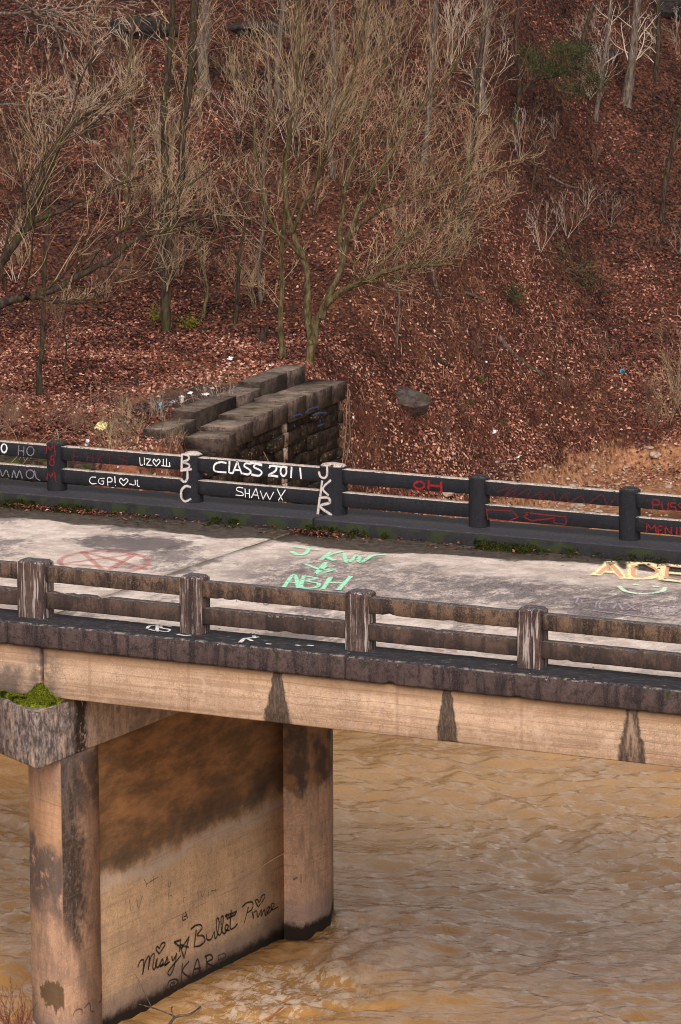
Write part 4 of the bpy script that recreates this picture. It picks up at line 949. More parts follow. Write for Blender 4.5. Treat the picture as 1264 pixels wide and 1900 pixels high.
# T3: leaning mossy tree that reaches in from the left
D3 = 82.0
b3 = at_depth(-60, 640, D3); b3[2] = float(hz(b3[0], b3[1]))
L3 = [limb([(-70, 700, D3), (-60, 620, D3), (-20, 574, D3), (20, 556, D3), (60, 544, D3), (110, 525, D3), (160, 500, D3), (205, 478, D3-.1), (250, 445, D3-.2), (320, 415, D3-.3), (400, 385, D3-.4)], 24, 5, seed=21),
      limb([(-60, 620, D3), (-20, 530, D3+.2), (10, 480, D3+.3), (40, 440, D3+.3), (62, 408, D3+.3), (85, 350, D3+.3), (105, 290, D3+.3), (140, 240, D3+.3), (190, 200, D3+.3)], 20, 6, seed=22),
      limb([(62, 410, D3+.3), (100, 392, D3+.2), (150, 375, D3), (210, 345, D3-.1), (270, 322, D3-.1)], 10, 4, seed=23),
      limb([(60, 546, D3), (80, 556, D3-.1), (110, 563, D3-.2), (135, 562, D3-.3), (200, 540, D3-.4)], 9, 3, seed=24),
      limb([(20, 556, D3), (0, 500, D3-.3), (20, 420, D3-.5), (60, 330, D3-.6), (120, 240, D3-.7), (160, 120, D3-.7)], 6, 3, seed=25),
      limb([(160, 500, D3), (200, 450, D3), (260, 400, D3+.1), (330, 350, D3+.2), (390, 310, D3+.3)], 7, 3, seed=26)]
G = Grower(103, .09, .16, .0042)
for q, (P, R) in enumerate(L3): G.kids(P, R*.6, float(np.linalg.norm(P[-1]-P[0]))*.85, 3, [3, 7, 12], (.3, .8), .68, .3, side=(.4, .0, .6))
make_tree('bare_tree', 'bare tree leaning in from the left edge with thick moss on its low limbs', 'tree', b3, G.out, L3, BARK_DARK, TWIG_OLIVE, sides=8)

# single-stem trees  (px base, course, widths, label)
def stem_tree(course, w0, w1, mt, mc, label, seed, kid=(6, 8), L=2.5, first=.25, ang=(.5, 1.0), group='bare trees on the wooded slope', dd=0, side=None, name='bare_tree', rm=.0055):
    bx, by = course[0]; b, d = ground_base(bx, by, 77); d += dd
    pts = [(bx, by+14, d)]+[(x, y, d+.02*(i+1)) for i, (x, y) in enumerate(course[1:])]
    pts[0] = (bx, by+8, d)
    P, R = limb(pts, w0, w1, 6, .015, seed); G = Grower(seed+500, .05, .17, rm)
    R[:3] *= np.array([1.35, 1.15, 1.05])
    if kid: G.kids(P, R*.4, L, 2, [kid[0], int(kid[1]*1.5)], ang, .55, first, side=side)
    return make_tree(name, label, 'tree', b, G.out if kid else None, [(P, R)], mt, mc, group)
stem_tree([(383, 168), (376, 110), (383, 50), (388, -40)], 24, 20, BARK_GREY, TWIG_BROWN, 'thick grey trunk at the upper left, standing beside the dark vine-clad tree', 31, (4, 8), 2.5, .5)
stem_tree([(74, 735), (72, 690), (77, 640), (78, 580), (82, 500), (88, 400), (84, 250)], 13, 5, BARK_DARK, TWIG_BROWN, 'thin dark trunk standing alone on the flat at the far left', 32, (9, 8), 1.8, .25)
stem_tree([(895, 205), (890, 140), (900, 60), (906, -40)], 22, 17, BARK_GREY, TWIG_BROWN, 'grey trunk rising behind the spreading crown at upper right of centre', 33, (5, 8), 2.5, .4)
stem_tree([(1160, 192), (1170, 140), (1178, 70), (1188, -40)], 21, 14, BARK_GREY, TWIG_PALE, 'pale grey trunk leaning right near the top right corner', 34, (5, 8), 2.5, .3)
stem_tree([(1104, 222), (1116, 150), (1128, 70), (1138, -40)], 10, 8, BARK_GREY, TWIG_PALE, 'slim grey trunk left of the pale leaning one', 35, (5, 8), 2, .3)
stem_tree([(1228, 408), (1234, 350), (1243, 300), (1256, 240), (1275, 170)], 11, 7, BARK_DARK, TWIG_BROWN, 'slim dark trunk near the right edge halfway up the slope', 36, (7, 7), 1.5, .4)
stem_tree([(850, 430), (862, 350), (880, 260), (886, 160), (900, 40)], 12, 8, BARK_DARK, TWIG_OLIVE, 'dark slim trunk among the tips of the spreading crown', 37, (6, 8), 2, .2)
stem_tree([(785, 300), (795, 220), (800, 120), (812, -20)], 14, 9, BARK_GREY, TWIG_BROWN, 'slim trunk behind the middle of the spreading crown', 38, (5, 7), 2, .3)
stem_tree([(525, 655), (521, 600), (524, 540), (522, 470), (530, 380), (525, 280)], 12, 5, BARK_OLIVE, TWIG_OLIVE, 'slender trunk just left of the multi-stemmed tree', 39, (8, 10), 2.2, .25, dd=-.5)
stem_tree([(437, 600), (442, 540), (446, 470), (458, 390), (462, 300)], 8, 4, BARK_DARK, TWIG_BROWN, 'thin dark sapling between the forked trunk and the multi-stemmed tree', 40, (8, 9), 1.8, .2)
stem_tree([(375, 590), (385, 540), (372, 480), (360, 400), (352, 330)], 8, 4, BARK_OLIVE, TWIG_OLIVE, 'thin crooked sapling right of the forked trunk', 41, (9, 9), 1.8, .2)
stem_tree([(485, 560), (480, 480), (492, 400), (488, 300), (500, 180), (492, 60)], 9, 5, BARK_GREY, TWIG_OLIVE, 'tall pale sapling left of the spreading crown', 42, (9, 9), 2.2, .2)
stem_tree([(735, 745-100), (742, 560), (738, 480), (746, 380)], 5, 3, BARK_GREY, TWIG_BROWN, 'thin sapling on the slope above the boulder', 43, (8, 6), 1.3, .3)
stem_tree([(985, 350), (995, 290), (985, 240), (995, 180)], 5, 3, BARK_DARK, TWIG_BROWN, 'small crooked sapling below the evergreen', 44, (6, 6), 1.0, .3)
stem_tree([(165, 260), (168, 190), (172, 100), (180, -20)], 10, 7, BARK_DARK, TWIG_PALE, 'dark slim trunk near the top left corner', 45, (8, 10), 2.4, .1)
stem_tree([(1075, 100), (1085, 60), (1100, 10), (1112, -40)], 9, 7, BARK_DARK, TWIG_BROWN, 'short curved dark trunk above the evergreen', 46, (4, 6), 1.5, .4)
stem_tree([(520, 200), (516, 120), (526, 30), (530, -40)], 12, 9, BARK_GREY, TWIG_OLIVE, 'grey trunk at the top between the vine-clad tree and the spreading crown', 47, (6, 8), 2.4, .2)
stem_tree([(955, 250), (962, 160), (955, 60), (965, -40)], 8, 6, BARK_DARK, TWIG_BROWN, 'thin dark trunk left of the evergreen', 48, (5, 7), 1.8, .3)
stem_tree([(1215, 150), (1222, 80), (1218, -30)], 10, 8, BARK_DARK, TWIG_PALE, 'dark slim trunk in the top right corner', 49, (5, 8), 2, .2)
stem_tree([(240, 420), (236, 350), (246, 270), (240, 150), (250, 20)], 8, 5, BARK_OLIVE, TWIG_PALE, 'slim trunk behind the leaning mossy tree', 50, (9, 9), 2.2, .2)
stem_tree([(620, 330), (612, 250), (622, 150), (616, 20), (620, -30)], 11, 8, BARK_GREY, TWIG_OLIVE, 'grey trunk at the top behind the middle of the multi-stemmed tree', 51, (6, 9), 2.3, .1)
stem_tree([(118, 690), (124, 640), (118, 600), (128, 560)], 4, 2, BARK_DARK, TWIG_BROWN, 'twiggy sapling beside the thin dark trunk on the flat', 52, (10, 7), 1.2, .2)

# pale overhanging branches at the top left, a beech still holding leaves
D4 = 86
L4 = [limb([(-60, 20, D4), (20, 28, D4), (90, 20, D4), (170, 14, D4), (240, 20, D4)], 7, 3, seed=61), limb([(-40, -60, D4), (40, 0, D4), (110, 50, D4), (190, 90, D4), (260, 125, D4)], 6, 2, seed=62),
      limb([(60, -80, D4), (90, 10, D4), (100, 100, D4), (130, 180, D4), (140, 260, D4)], 6, 2, seed=63), limb([(-60, 200, D4), (20, 190, D4), (100, 200, D4), (180, 230, D4)], 5, 2, seed=64)]
b4 = at_depth(-260, 640, D4); b4[2] = float(hz(b4[0], b4[1]))
tr4 = limb([(-260, 660, D4), (-250, 400, D4), (-240, 150, D4), (-230, -100, D4), (-220, -500, D4)], 40, 20, seed=65)
arms = [limb([(-243, 200, D4), (-150, 90, D4), (-60, 20, D4)], 12, 7, seed=66), limb([(-238, 60, D4), (-140, -30, D4), (-40, -60, D4)], 10, 6, seed=67), limb([(-232, -60, D4), (-90, -120, D4), (60, -80, D4)], 10, 6, seed=68), limb([(-246, 330, D4), (-150, 240, D4), (-60, 200, D4)], 9, 5, seed=69)]
G = Grower(104, -.0, .15, .0048)
for P, R in L4: G.kids(P, R*.6, 2.6, 3, [3, 6, 10], (.25, .7), .6, .1)
beech = make_tree('beech_tree', 'pale branched beech reaching in at the top left, still holding orange leaves', 'tree', b4, G.out, [tr4]+arms+L4, BARK_GREY, TWIG_PALE)
tips = np.concatenate([p[1:] for p, r, lv in G.out if lv <= 1]); rr = np.random.default_rng(4); tips = tips[rr.random(len(tips)) < .12]
pxm = tips
def leaf_cards(c0, size, rr, droop=True):
    n = len(c0); a = rr.uniform(0, 6.28, n); t = np.stack([np.cos(a)*.5, np.sin(a)*.5, -np.ones(n)*.8], 1) if droop else rr.normal(0, 1, (n, 3)); t /= np.linalg.norm(t, axis=1)[:, None]
    q = np.cross(t, rr.normal(0, 1, (n, 3))); q /= np.linalg.norm(q, axis=1)[:, None]; L = (size*rr.uniform(.7, 1.3, n))[:, None]
    V = np.stack([c0, c0+t*L+q*L*.4, c0+t*2*L, c0+t*L-q*L*.4], 1).reshape(-1, 3); i = np.arange(n)*4
    return V, np.concatenate([np.stack([i, i+1, i+2], 1), np.stack([i, i+2, i+3], 1)])
V, Fc = leaf_cards(tips, .035, rr); k = M('orange_beech_leaf', .8); mo_ = k.out(k.mix(k.noise(6, 2), (.28, .1, .05), (.5, .22, .12)))
bl = mesh_np('dead_leaves', V, Fc, mo_, beech); bl['kind'] = 'stuff'; bl['label'] = 'orange dead leaves still on the twigs'

# evergreen (cedar) leaning on the slope, and two small green bushes
def evergreen(course, w0, label, blobs, seed, n=9000, name='cedar_tree'):
    b, d = ground_base(*course[0], 77); pts = [(x, y, d-.02*i) for i, (x, y) in enumerate(course)]; pts[0] = (course[0][0], course[0][1]+8, d)
    P, R = limb(pts, w0, w0*.4, 6, .012, seed); rr = np.random.default_rng(seed); br = []
    V = []; cc = []
    for (bx, by, rx, ry, dens) in blobs:
        c = at_depth(bx, by, d-.1)
        for j in range(int(dens*26)):
            v = rr.normal(0, 1, 3); v /= np.linalg.norm(v); q = c+v*np.array([rx, rx, ry])*PXM(d)*rr.random()**.4
            i0 = np.argmin(np.linalg.norm(P-q, axis=1)); i0 = max(i0-2, 2); st = P[min(i0, len(P)-1)]
            mid = (st+q)/2+rr.normal(0, .05, 3)+np.array([0, 0, -.04]); br.append((catmull(np.array([st, mid, q]), 3), np.linspace(.009, .004, 7)))
            m_ = int(n/len(blobs)/26/max(dens, .1)*dens)
            a = rr.normal(0, 1, (m_, 3))*np.array([.12, .12, .09]); cc.append(q+a)
    cc = np.concatenate(cc); root = empty(name, tuple(b), label, 'tree' if 'tree' in name else 'bush')
    V_, F_ = tubes([(P, R)], 6); mesh_np('trunk', V_, F_, BARK_DARK, root, smooth=True)
    V_, F_ = tubes(br, 3); mesh_np('branches', V_, F_, TWIG_BROWN, root)
    V_, F_ = leaf_cards(cc, .026, rr, False); mesh_np('foliage', V_, F_, GREEN, root)
    return root
k = M('cedar_green', .85); GREEN = k.out(k.mix(k.sm(k.noise(5, 4), .35, .65), (.010, .014, .005), (.055, .066, .018)))
evergreen([(948, 225), (965, 180), (990, 150), (1030, 140), (1070, 125), (1110, 150)], 11, 'leaning evergreen with dark green sprays on the upper right slope', [(985, 105, 28, 18, .6), (1045, 95, 30, 22, .9), (1078, 105, 26, 24, 1.1), (1010, 125, 34, 14, .7), (1100, 150, 26, 22, .7), (1060, 165, 30, 20, .5), (1040, 130, 40, 18, .7)], 71, 13000)
evergreen([(1052, 500), (1050, 480), (1054, 450)], 5, 'sparse olive green bush on the open slope at right', [(1010, 490, 36, 20, .7), (1070, 500, 40, 26, .7), (1095, 515, 16, 28, .5), (1040, 470, 30, 16, .4)], 72, 3000, 'evergreen_bush')
evergreen([(956, 580), (957, 560), (955, 535)], 4, 'small dark green seedling above the fallen log', [(957, 545, 11, 16, .6)], 73, 900, 'evergreen_bush')
for q, (x, y) in enumerate(((290, 585), (352, 600))):
    evergreen([(x, y+10), (x, y), (x, y-12)], 3, ('yellow-green bush left of the forked dark trunk', 'yellow-green bush right of the forked dark trunk')[q], [(x, y, 12, 12, .5)], 74+q, 900, 'evergreen_bush')
k = M('yellow_green_leaf', .85); YG = k.out(k.mix(k.noise(6), (.06, .06, .006), (.16, .15, .012)))
for o in [o for o in bpy.data.objects if o.name.startswith('foliage') and o.parent and 'yellow-green' in o.parent.get('label', '')]: o.data.materials[0] = YG

# ------------------------------------------------------------------ thickets: shared shrubs
def shrub_mesh(seed, mat, h=1.8, n=12, spread=.35, nch=(4, 6), rm=.005):
    G = Grower(seed, .04, .16, rm)
    for i in range(n):
        a = G.r.uniform(0, 6.28); t = G.r.uniform(0, spread)+.05; d = (math.cos(a)*math.sin(t), math.sin(a)*math.sin(t), math.cos(t))
        G.branch(np.array([math.cos(a)*.05, math.sin(a)*.05, -.08]), d, h*G.r.uniform(.5, 1.1), rm*2, 2, list(nch), (.25, .6), .5, .3)
    V, Fc = tubes([(p, r) for p, r, lv in G.out], 3); o = mesh_np('shrub_master', V, Fc, mat); me = o.data; bpy.data.objects.remove(o); return me
SH = [shrub_mesh(200+i, [TWIG_OLIVE, TWIG_BROWN, TWIG_PALE, TWIG_RED, TWIG_BROWN, TWIG_OLIVE][i], [2.4, 1.6, 2.2, 1.1, 1.3, 1.8][i], [9, 10, 7, 16, 14, 9][i], [.3, .5, .3, .8, .9, .5][i]) for i in range(6)]
def shrub(x, y, mi, sc, label, group, nm='bare_shrub', dmin=77, cat='shrub'):
    p, d = ground(x, y, dmin); o = bpy.data.objects.new(nm, SH[mi]); link(o); o.location = p; o.rotation_euler = (0, 0, random.uniform(0, 6.28)); o.scale = (sc, sc, sc*random.uniform(.85, 1.15))
    SHL.append((o, label, zone(x, y), x)); return tago(o, label, cat, group)
SHL = []
def zone(x, y):
    if y > 700 and x < 440: return 'above the black railing at left' if x < 250 else 'by the near end of the abutment'
    if x < 150: return 'behind the leaning mossy tree' if y > 330 else 'below the beech branches'
    if x < 300: return 'left of the forked dark trunk'+(', low down' if y > 380 else ', high up')
    if x < 450: return 'right of the forked dark trunk'+(', low down' if y > 380 else ', high up')
    if x < 680: return 'behind the multi-stemmed tree'+(', low down' if y > 330 else ', high up')
    if y > 600: return 'on the bank right of the boulder' if x < 1000 else 'on the bank near the sand'
    if x < 920: return 'behind the tips of the spreading crown'
    return 'on the slope near the leaning evergreen' if y < 260 else 'on the open slope at right'
LOOK = ['tall olive leafless shrub', 'brown leafless bush', 'pale leafless shrub', 'low reddish brush clump', 'low brown brush clump', 'olive leafless bush']
ORD = ['leftmost', 'second', 'third', 'fourth', 'fifth', 'sixth', 'seventh', 'eighth', 'ninth', 'tenth', 'eleventh', 'twelfth', 'thirteenth', 'fourteenth', 'fifteenth', 'sixteenth', 'seventeenth', 'eighteenth', 'nineteenth', 'twentieth', 'twenty-first', 'twenty-second', 'twenty-third', 'twenty-fourth', 'twenty-fifth']
def relabel_shrubs():
    d = {}
    for o, l, z, x in SHL: d.setdefault((SH.index(o.data), z), []).append((x, o))
    for (mi, z), v in d.items():
        v.sort(key=lambda t: t[0])
        for q, (x, o) in enumerate(v):
            o['label'] = LOOK[mi]+' '+z if len(v) == 1 else ('leftmost '+LOOK[mi]+' '+z if q == 0 else ORD[q]+' '+LOOK[mi]+' from the left, '+z)
rs = random.Random(77)
GRP = 'bare shrubs crowding the wooded slope'
LB = 'one of the leafless shrubs crowding the slope behind the tree trunks'
for i in range(52):                # thicket left and centre
    x = rs.uniform(-20, 640); y = rs.uniform(120, 600)
    if rs.random() < .25: x = rs.uniform(640, 900); y = rs.uniform(60, 440)
    shrub(x, y, rs.choice([0, 0, 1, 2, 5, 5, 1]), rs.uniform(.45, 1.0), LB, GRP, dmin=93)
for i in range(36):
    shrub(rs.uniform(900, 1290), rs.uniform(60, 480), rs.choice([1, 4, 2, 3]), rs.uniform(.3, .6), 'one of the low twiggy shrubs dotted over the leafy slope at upper right', 'low shrubs on the open slope', dmin=93)
for i in range(46):                 # reddish brush on the lower right bank
    x = rs.uniform(670, 1290); y = rs.uniform(620, 840)
    if x < 880 and 600 < y < 790 and rs.random() < .8: continue
    shrub(x, y, rs.choice([3, 3, 4]), rs.uniform(.35, .65), 'one of the reddish brush clumps on the lower right bank', 'reddish brush clumps on the lower bank', dmin=88)
for x, y, sc in ((1240, 790, .8), (1266, 770, .9), (1215, 800, .55), (1250, 720, .7), (1205, 745, .5)):
    shrub(x, y, 5 if x > 1230 else 1, sc, 'one of the twiggy bushes at the right edge above the sandbank', 'twiggy bushes above the sandbank', dmin=88)
for i in range(22):                 # brush on the face of the embankment at left
    shrub(rs.uniform(-20, 330), rs.uniform(740, 850), rs.choice([1, 4, 3, 5]), rs.uniform(.3, .55), 'one of the tangled brush clumps at the edge of the flat above the black railing', 'brush along the embankment edge', dmin=76)
for i in range(9):
    shrub(rs.uniform(300, 440), rs.uniform(770, 840), rs.choice([0, 2, 4]), rs.uniform(.25, .45), 'one of the twiggy clumps overgrowing the near end of the abutment', 'twiggy clumps on the near end of the abutment', dmin=76)
relabel_shrubs()
# arching vines over the embankment edge
vin = []; rr = np.random.default_rng(31)
for i in range(95):
    x = rr.uniform(-30, 440); y = rr.uniform(745, 860)
    p, d = ground(x, y, 76); a = rr.uniform(0, 6.28); l = rr.uniform(.5, 1.6); q = p+np.array([math.cos(a)*l, math.sin(a)*l*.6-.2, -rr.uniform(0, .5)]); md = (p+q)/2+np.array([0, 0, rr.uniform(.1, .5)])
    P = catmull(np.array([p, (p+md)/2+[0, 0, .1], md, q]), 4); vin.append((P, np.full(len(P), rr.uniform(.004, .009))))
for i in range(45, 70):     # vines hanging on the abutment face and its far corner
    y = rr.uniform(22.6, 25) if i < 45 else 29.45+rr.uniform(-.1, .25); x = -9.74 if i < 45 else -9.8-rr.uniform(-.1, .5); z = -1.2-rr.random()*.8; l = rr.uniform(.5, 2.4)
    pts = [np.array(abt(x+rr.normal(.03, .03), y+rr.normal(0, .07)*j, z-l*j/4)) for j in range(5)]; P = catmull(np.array(pts), 3); vin.append((P, np.full(len(P), rr.uniform(.004, .012))))
V, Fc = tubes(vin, 3); o = mesh_np('vines', V, Fc, TWIG_VINE); tago(o, 'tangled bare vines draped over the embankment edge and abutment', 'vines', kind='stuff')
# stone wall showing under the flat at left
lw = empty('retaining_wall', (-12, 19.2, -3), 'low mossy dark stone retaining wall under the flat at the left, seen through the black railing', 'wall')
k = M('mossy_wall_stone', .95, .2); n_ = k.noise(5, 7, .7)
c = k.mix(k.sm(n_, .4, .65), (.018, .012, .009), (.085, .06, .042)); c = k.mix(k.mul(k.sm(k.noise(2.2, 4), .5, .58), .8), c, (.035, .042, .008)); k.bump(n_, .9, .05); MW = k.out(c)
zc = -1.55
while zc > -3.6:
    hh = RR.uniform(.14, .24); x = -14.2
    while x < -10.5:
        l = RR.uniform(.25, .7); block('stone', x+.01, min(x+l, -10.4)-.01, 19.12+RR.uniform(-.08, .06), 19.8, zc-hh+.01, zc-.005, MW, lw, .02, .02); x += l
    zc -= hh

# dry stems over the right bank: uncountable
n_ = 7000; s_ = RNG.uniform(.3, 9.5, n_); d_ = RNG.uniform(90, 107, n_); X, Y = sd2xy(s_, d_); Z = hz(X, Y)
dn = fbm(X*.45+8, Y*.45, 3); kp = (Z > -5.3) & (dn+RNG.normal(0, .25, n_) > -.05) & ~((X < -9.5) & (Y < 30))
X, Y, Z = X[kp], Y[kp], Z[kp]; n_ = len(X); rr = RNG
a = rr.uniform(0, 6.28, n_); l = rr.uniform(.12, .42, n_); h = rr.uniform(.25, 1, n_); dirx = np.cos(a)*l; diry = np.sin(a)*l; wv = .0055
p0 = np.stack([X, Y, Z-.02], 1); p1 = p0+np.stack([dirx*.35, diry*.35, l*h*.8], 1); p2 = p0+np.stack([dirx*1.1, diry*1.1, l*h*.75], 1)
sv = np.stack([np.full(n_, Rh[0]), np.full(n_, Rh[1]), np.zeros(n_)], 1)*wv; sv2 = np.array([0, 0, wv])
V = np.stack([p0-sv, p0+sv, p1-sv-sv2, p1+sv+sv2, p2], 1).reshape(-1, 3); i = np.arange(n_)*5
Fc = np.concatenate([np.stack([i, i+1, i+3], 1), np.stack([i, i+3, i+2], 1), np.stack([i+2, i+3, i+4], 1)])
o = mesh_np('dry_stems', V, Fc, GRASS_PINK); tago(o, 'dry reddish weeds and stems covering the lower bank', 'weeds', kind='stuff')

# ------------------------------------------------------------------ boulder, logs, stones, litter
def lump_obj(name, px, py, size, mat, label, cat, group=None, seed=1, sub=3, sink=.25, rotz=0, dmin=77, flat=1.0, loc=None):
    p, d = ground(px, py, dmin) if loc is None else (np.array(loc), 0)
    bm = bmesh.new(); bmesh.ops.create_icosphere(bm, subdivisions=sub, radius=1)
    for v in bm.verts:
        q = v.co.normalized(); q2 = Vector((round(q.x*1.6)/1.6, round(q.y*1.6)/1.6, round(q.z*1.6)/1.6)); c_ = q.lerp(q2, .35)
        f = 1+.28*mn.noise(q*1.7+Vector((seed, 0, 0)))+.1*mn.noise(q*5+Vector((0, seed, 0)))
        v.co = Vector((c_.x*size[0]*f, c_.y*size[1]*f, max(-.6, min(.62*flat, c_.z*f))*size[2]*1.5))
    me = bpy.data.meshes.new(name); bm.to_mesh(me); bm.free(); me.materials.append(mat); o = bpy.data.objects.new(name, me); link(o)
    o.location = (p[0], p[1], p[2]+size[2]*(1-sink)*.5); o.rotation_euler = (0, 0, rotz)
    return tago(o, label, cat, group)
def slab_obj(name, pts, mat, label, cat):
    bm = bmesh.new(); c = sum((Vector(p) for p in pts), Vector())/len(pts)
    for p in pts: bm.verts.new(Vector(p)-c)
    bmesh.ops.convex_hull(bm, input=bm.verts)
    bmesh.ops.bevel(bm, geom=list(bm.edges), offset=.012, segments=1, affect='EDGES')
    bmesh.ops.triangulate(bm, faces=bm.faces); bmesh.ops.subdivide_edges(bm, edges=bm.edges, cuts=2)
    for v in bm.verts: v.co += mn.noise_vector(v.co*9)*.012
    bmesh.ops.recalc_face_normals(bm, faces=bm.faces)
    me = bpy.data.meshes.new(name); bm.to_mesh(me); bm.free(); me.materials.append(mat); o = bpy.data.objects.new(name, me); link(o); o.location = c
    return tago(o, label, cat)
_, bd0 = ground(750, 742, 77)
def bpt(x, y, dd): return tuple(at_depth(x, y, bd0+dd-.45))
slab_obj('boulder', [bpt(706, 722, .25), bpt(735, 714, .45), bpt(770, 722, .4), bpt(800, 735, .3), bpt(796, 750, .0), bpt(770, 757, -.12), bpt(735, 748, -.12), bpt(708, 738, 0),
                     bpt(712, 760, .2), bpt(760, 775, .2), bpt(792, 768, .35), bpt(750, 750, .7)], BOULD, 'large flat dark boulder lying in the leaves right of the abutment', 'boulder')
slab_obj('rock', [bpt(702, 716, .2), bpt(712, 707, .25), bpt(722, 712, .3), bpt(724, 722, .1), bpt(704, 738, .1), bpt(716, 742, .3), bpt(712, 725, .5)], BOULD, 'small dark pointed rock touching the left end of the large flat boulder', 'rock')
def log(name, pts, w0, w1, mat, label, cat, lift=.03, group=None, dmin=77):
    P = []
    for x, y in pts: q, d = ground(x, y, dmin); P.append(q+[0, 0, lift])
    P = catmull(np.array(P), 6); R = np.linspace(w0, w1, len(P))*.5
    V, Fc = tubes([(P, R)], 7); k_ = 7; n0 = len(V); V = np.vstack([V, P[:1], P[-1:]])
    caps = [(n0, (j+1) % k_, j) for j in range(k_)]+[(n0+1, (len(P)-1)*k_+j, (len(P)-1)*k_+(j+1) % k_) for j in range(k_)]
    o = mesh_np(name, V, [Fc, np.array(caps)], mat, smooth=True, origin=tuple(P[0])); return tago(o, label, cat, group)
log('fallen_log', [(925, 628), (945, 655), (975, 682), (1010, 700)], .14, .08, BARK_GREY, 'grey rotting log lying down the slope right of centre', 'log', .05)
log('fallen_branch', [(775, 603), (800, 618), (822, 634)], .05, .03, BARK_DARK, 'short dark branch lying on the orange soil above the boulder', 'branch')
log('fallen_branch', [(806, 665), (825, 680), (842, 690)], .09, .05, BARK_DARK, 'dark rotten branch right of and above the boulder', 'branch')
log('fallen_branch', [(862, 548), (885, 558), (912, 566)], .09, .05, BARK_GREY, 'pale weathered branch lying on the slope left of the green seedling', 'branch')
log('fallen_branch', [(855, 790), (880, 800), (898, 812)], .05, .03, BARK_DARK, 'dark branch low on the bank just above the railing', 'branch')
for q, (pts, w0, mt, lb) in enumerate((
    ([(1020, 330), (1060, 350), (1105, 352)], .07, BARK_GREY, 'long pale fallen branch lying across the slope below the evergreen'),
    ([(640, 250), (700, 275), (770, 270)], .07, BARK_DARK, 'dark fallen branch across the slope behind the spreading crown'),
    ([(420, 130), (480, 150), (560, 140)], .08, BARK_DARK, 'dark fallen branch near the thick grey trunk at the top'),
    ([(1180, 470), (1200, 500), (1212, 540)], .05, BARK_GREY, 'thin grey fallen branch on the open slope near the right edge'),
    ([(180, 600), (250, 612), (290, 600)], .05, BARK_DARK, 'thin dark branch lying on the flat left of the forked trunk'),
    ([(980, 400), (1030, 430), (1048, 470)], .04, BARK_GREY, 'thin crooked branch lying on the slope above the olive green bush'))):
    log('fallen_branch', pts, w0, w0*.5, mt, lb, 'branch')
# broken standing stub
b_, d_0 = ground(813, 548, 77)
P, R = limb([(813, 552, d_0), (809, 530, d_0-.2), (802, 505, d_0-.3), (798, 480, d_0-.4)], 9, 6, 4, .006, 91); make_tree('broken_stump', 'pale broken stub leaning under the end of the mossy limb', 'stump', b_, None, [(P, R)], BARK_GREY, TWIG_PALE)
b_, d_0 = ground(495, 638, 85)
P, R = limb([(488, 645, 92.5), (490, 620, 92.5), (497, 604, 92.5)], 16, 10, 4, .006, 92); bq = at_depth(488, 640, 92.5); make_tree('broken_stump', 'short dark mossy stump left of the multi-stemmed tree', 'stump', bq, None, [(P, R)], BARK_DARK, TWIG_PALE)
# stones on the sandbank
SLAB = 'pale stones scattered on the sandbank'
rs = random.Random(9)
big = [(1070, 940, .16), (1090, 925, .1), (1110, 950, .1), (1215, 850, .2), (1205, 838, .1), (1145, 900, .1), (1060, 905, .12), (830, 920, .2), (1180, 960, .1), (1240, 905, .12)]
big.sort()
for i, (x, y, r) in enumerate(big):
    lump_obj('stone', x, y, (r, r*.7, r*.35), PEB, ORD[i]+' larger pale stone from the left on the sandbank behind the black railing', 'stone', SLAB, seed=i, sub=2, dmin=88, rotz=rs.uniform(0, 3))
cv = []; cf = []
for i in range(650):
    x = rs.uniform(900, 1270); y = rs.uniform(860, 990)
    if rs.random() < .3: x = rs.uniform(1000, 1120); y = rs.uniform(900, 960)
    p, d = ground(x, y, 88); add_lump(cv, cf, p+[0, 0, .01], rs.uniform(.015, .055)*(1 if rs.random() < .8 else 1.5), rs, (1, 1, .5))
o = mesh_np('gravel', np.array(cv), np.array(cf), PEB); tago(o, 'pale gravel scattered over the sandbank', 'gravel', kind='stuff')
# rock outcrops near the top of the slope
for i, (x, y, sz, lb) in enumerate(((260, 62, (.8, .5, .3), 'dark rock ledge at the top left behind the vine-clad tree'), (480, 58, (.7, .4, .16), 'long low dark rock ledge at the top between the trunks'), (1125, 108, (.35, .25, .2), 'mossy dark rock between the slim trunks at upper right'), (1240, 22, (.7, .4, .25), 'grey rock in the top right corner'))):
    lump_obj('rock_outcrop', x, y, sz, LEDGE, lb, 'rock', seed=i+20, rotz=.4, sink=.5, dmin=90)
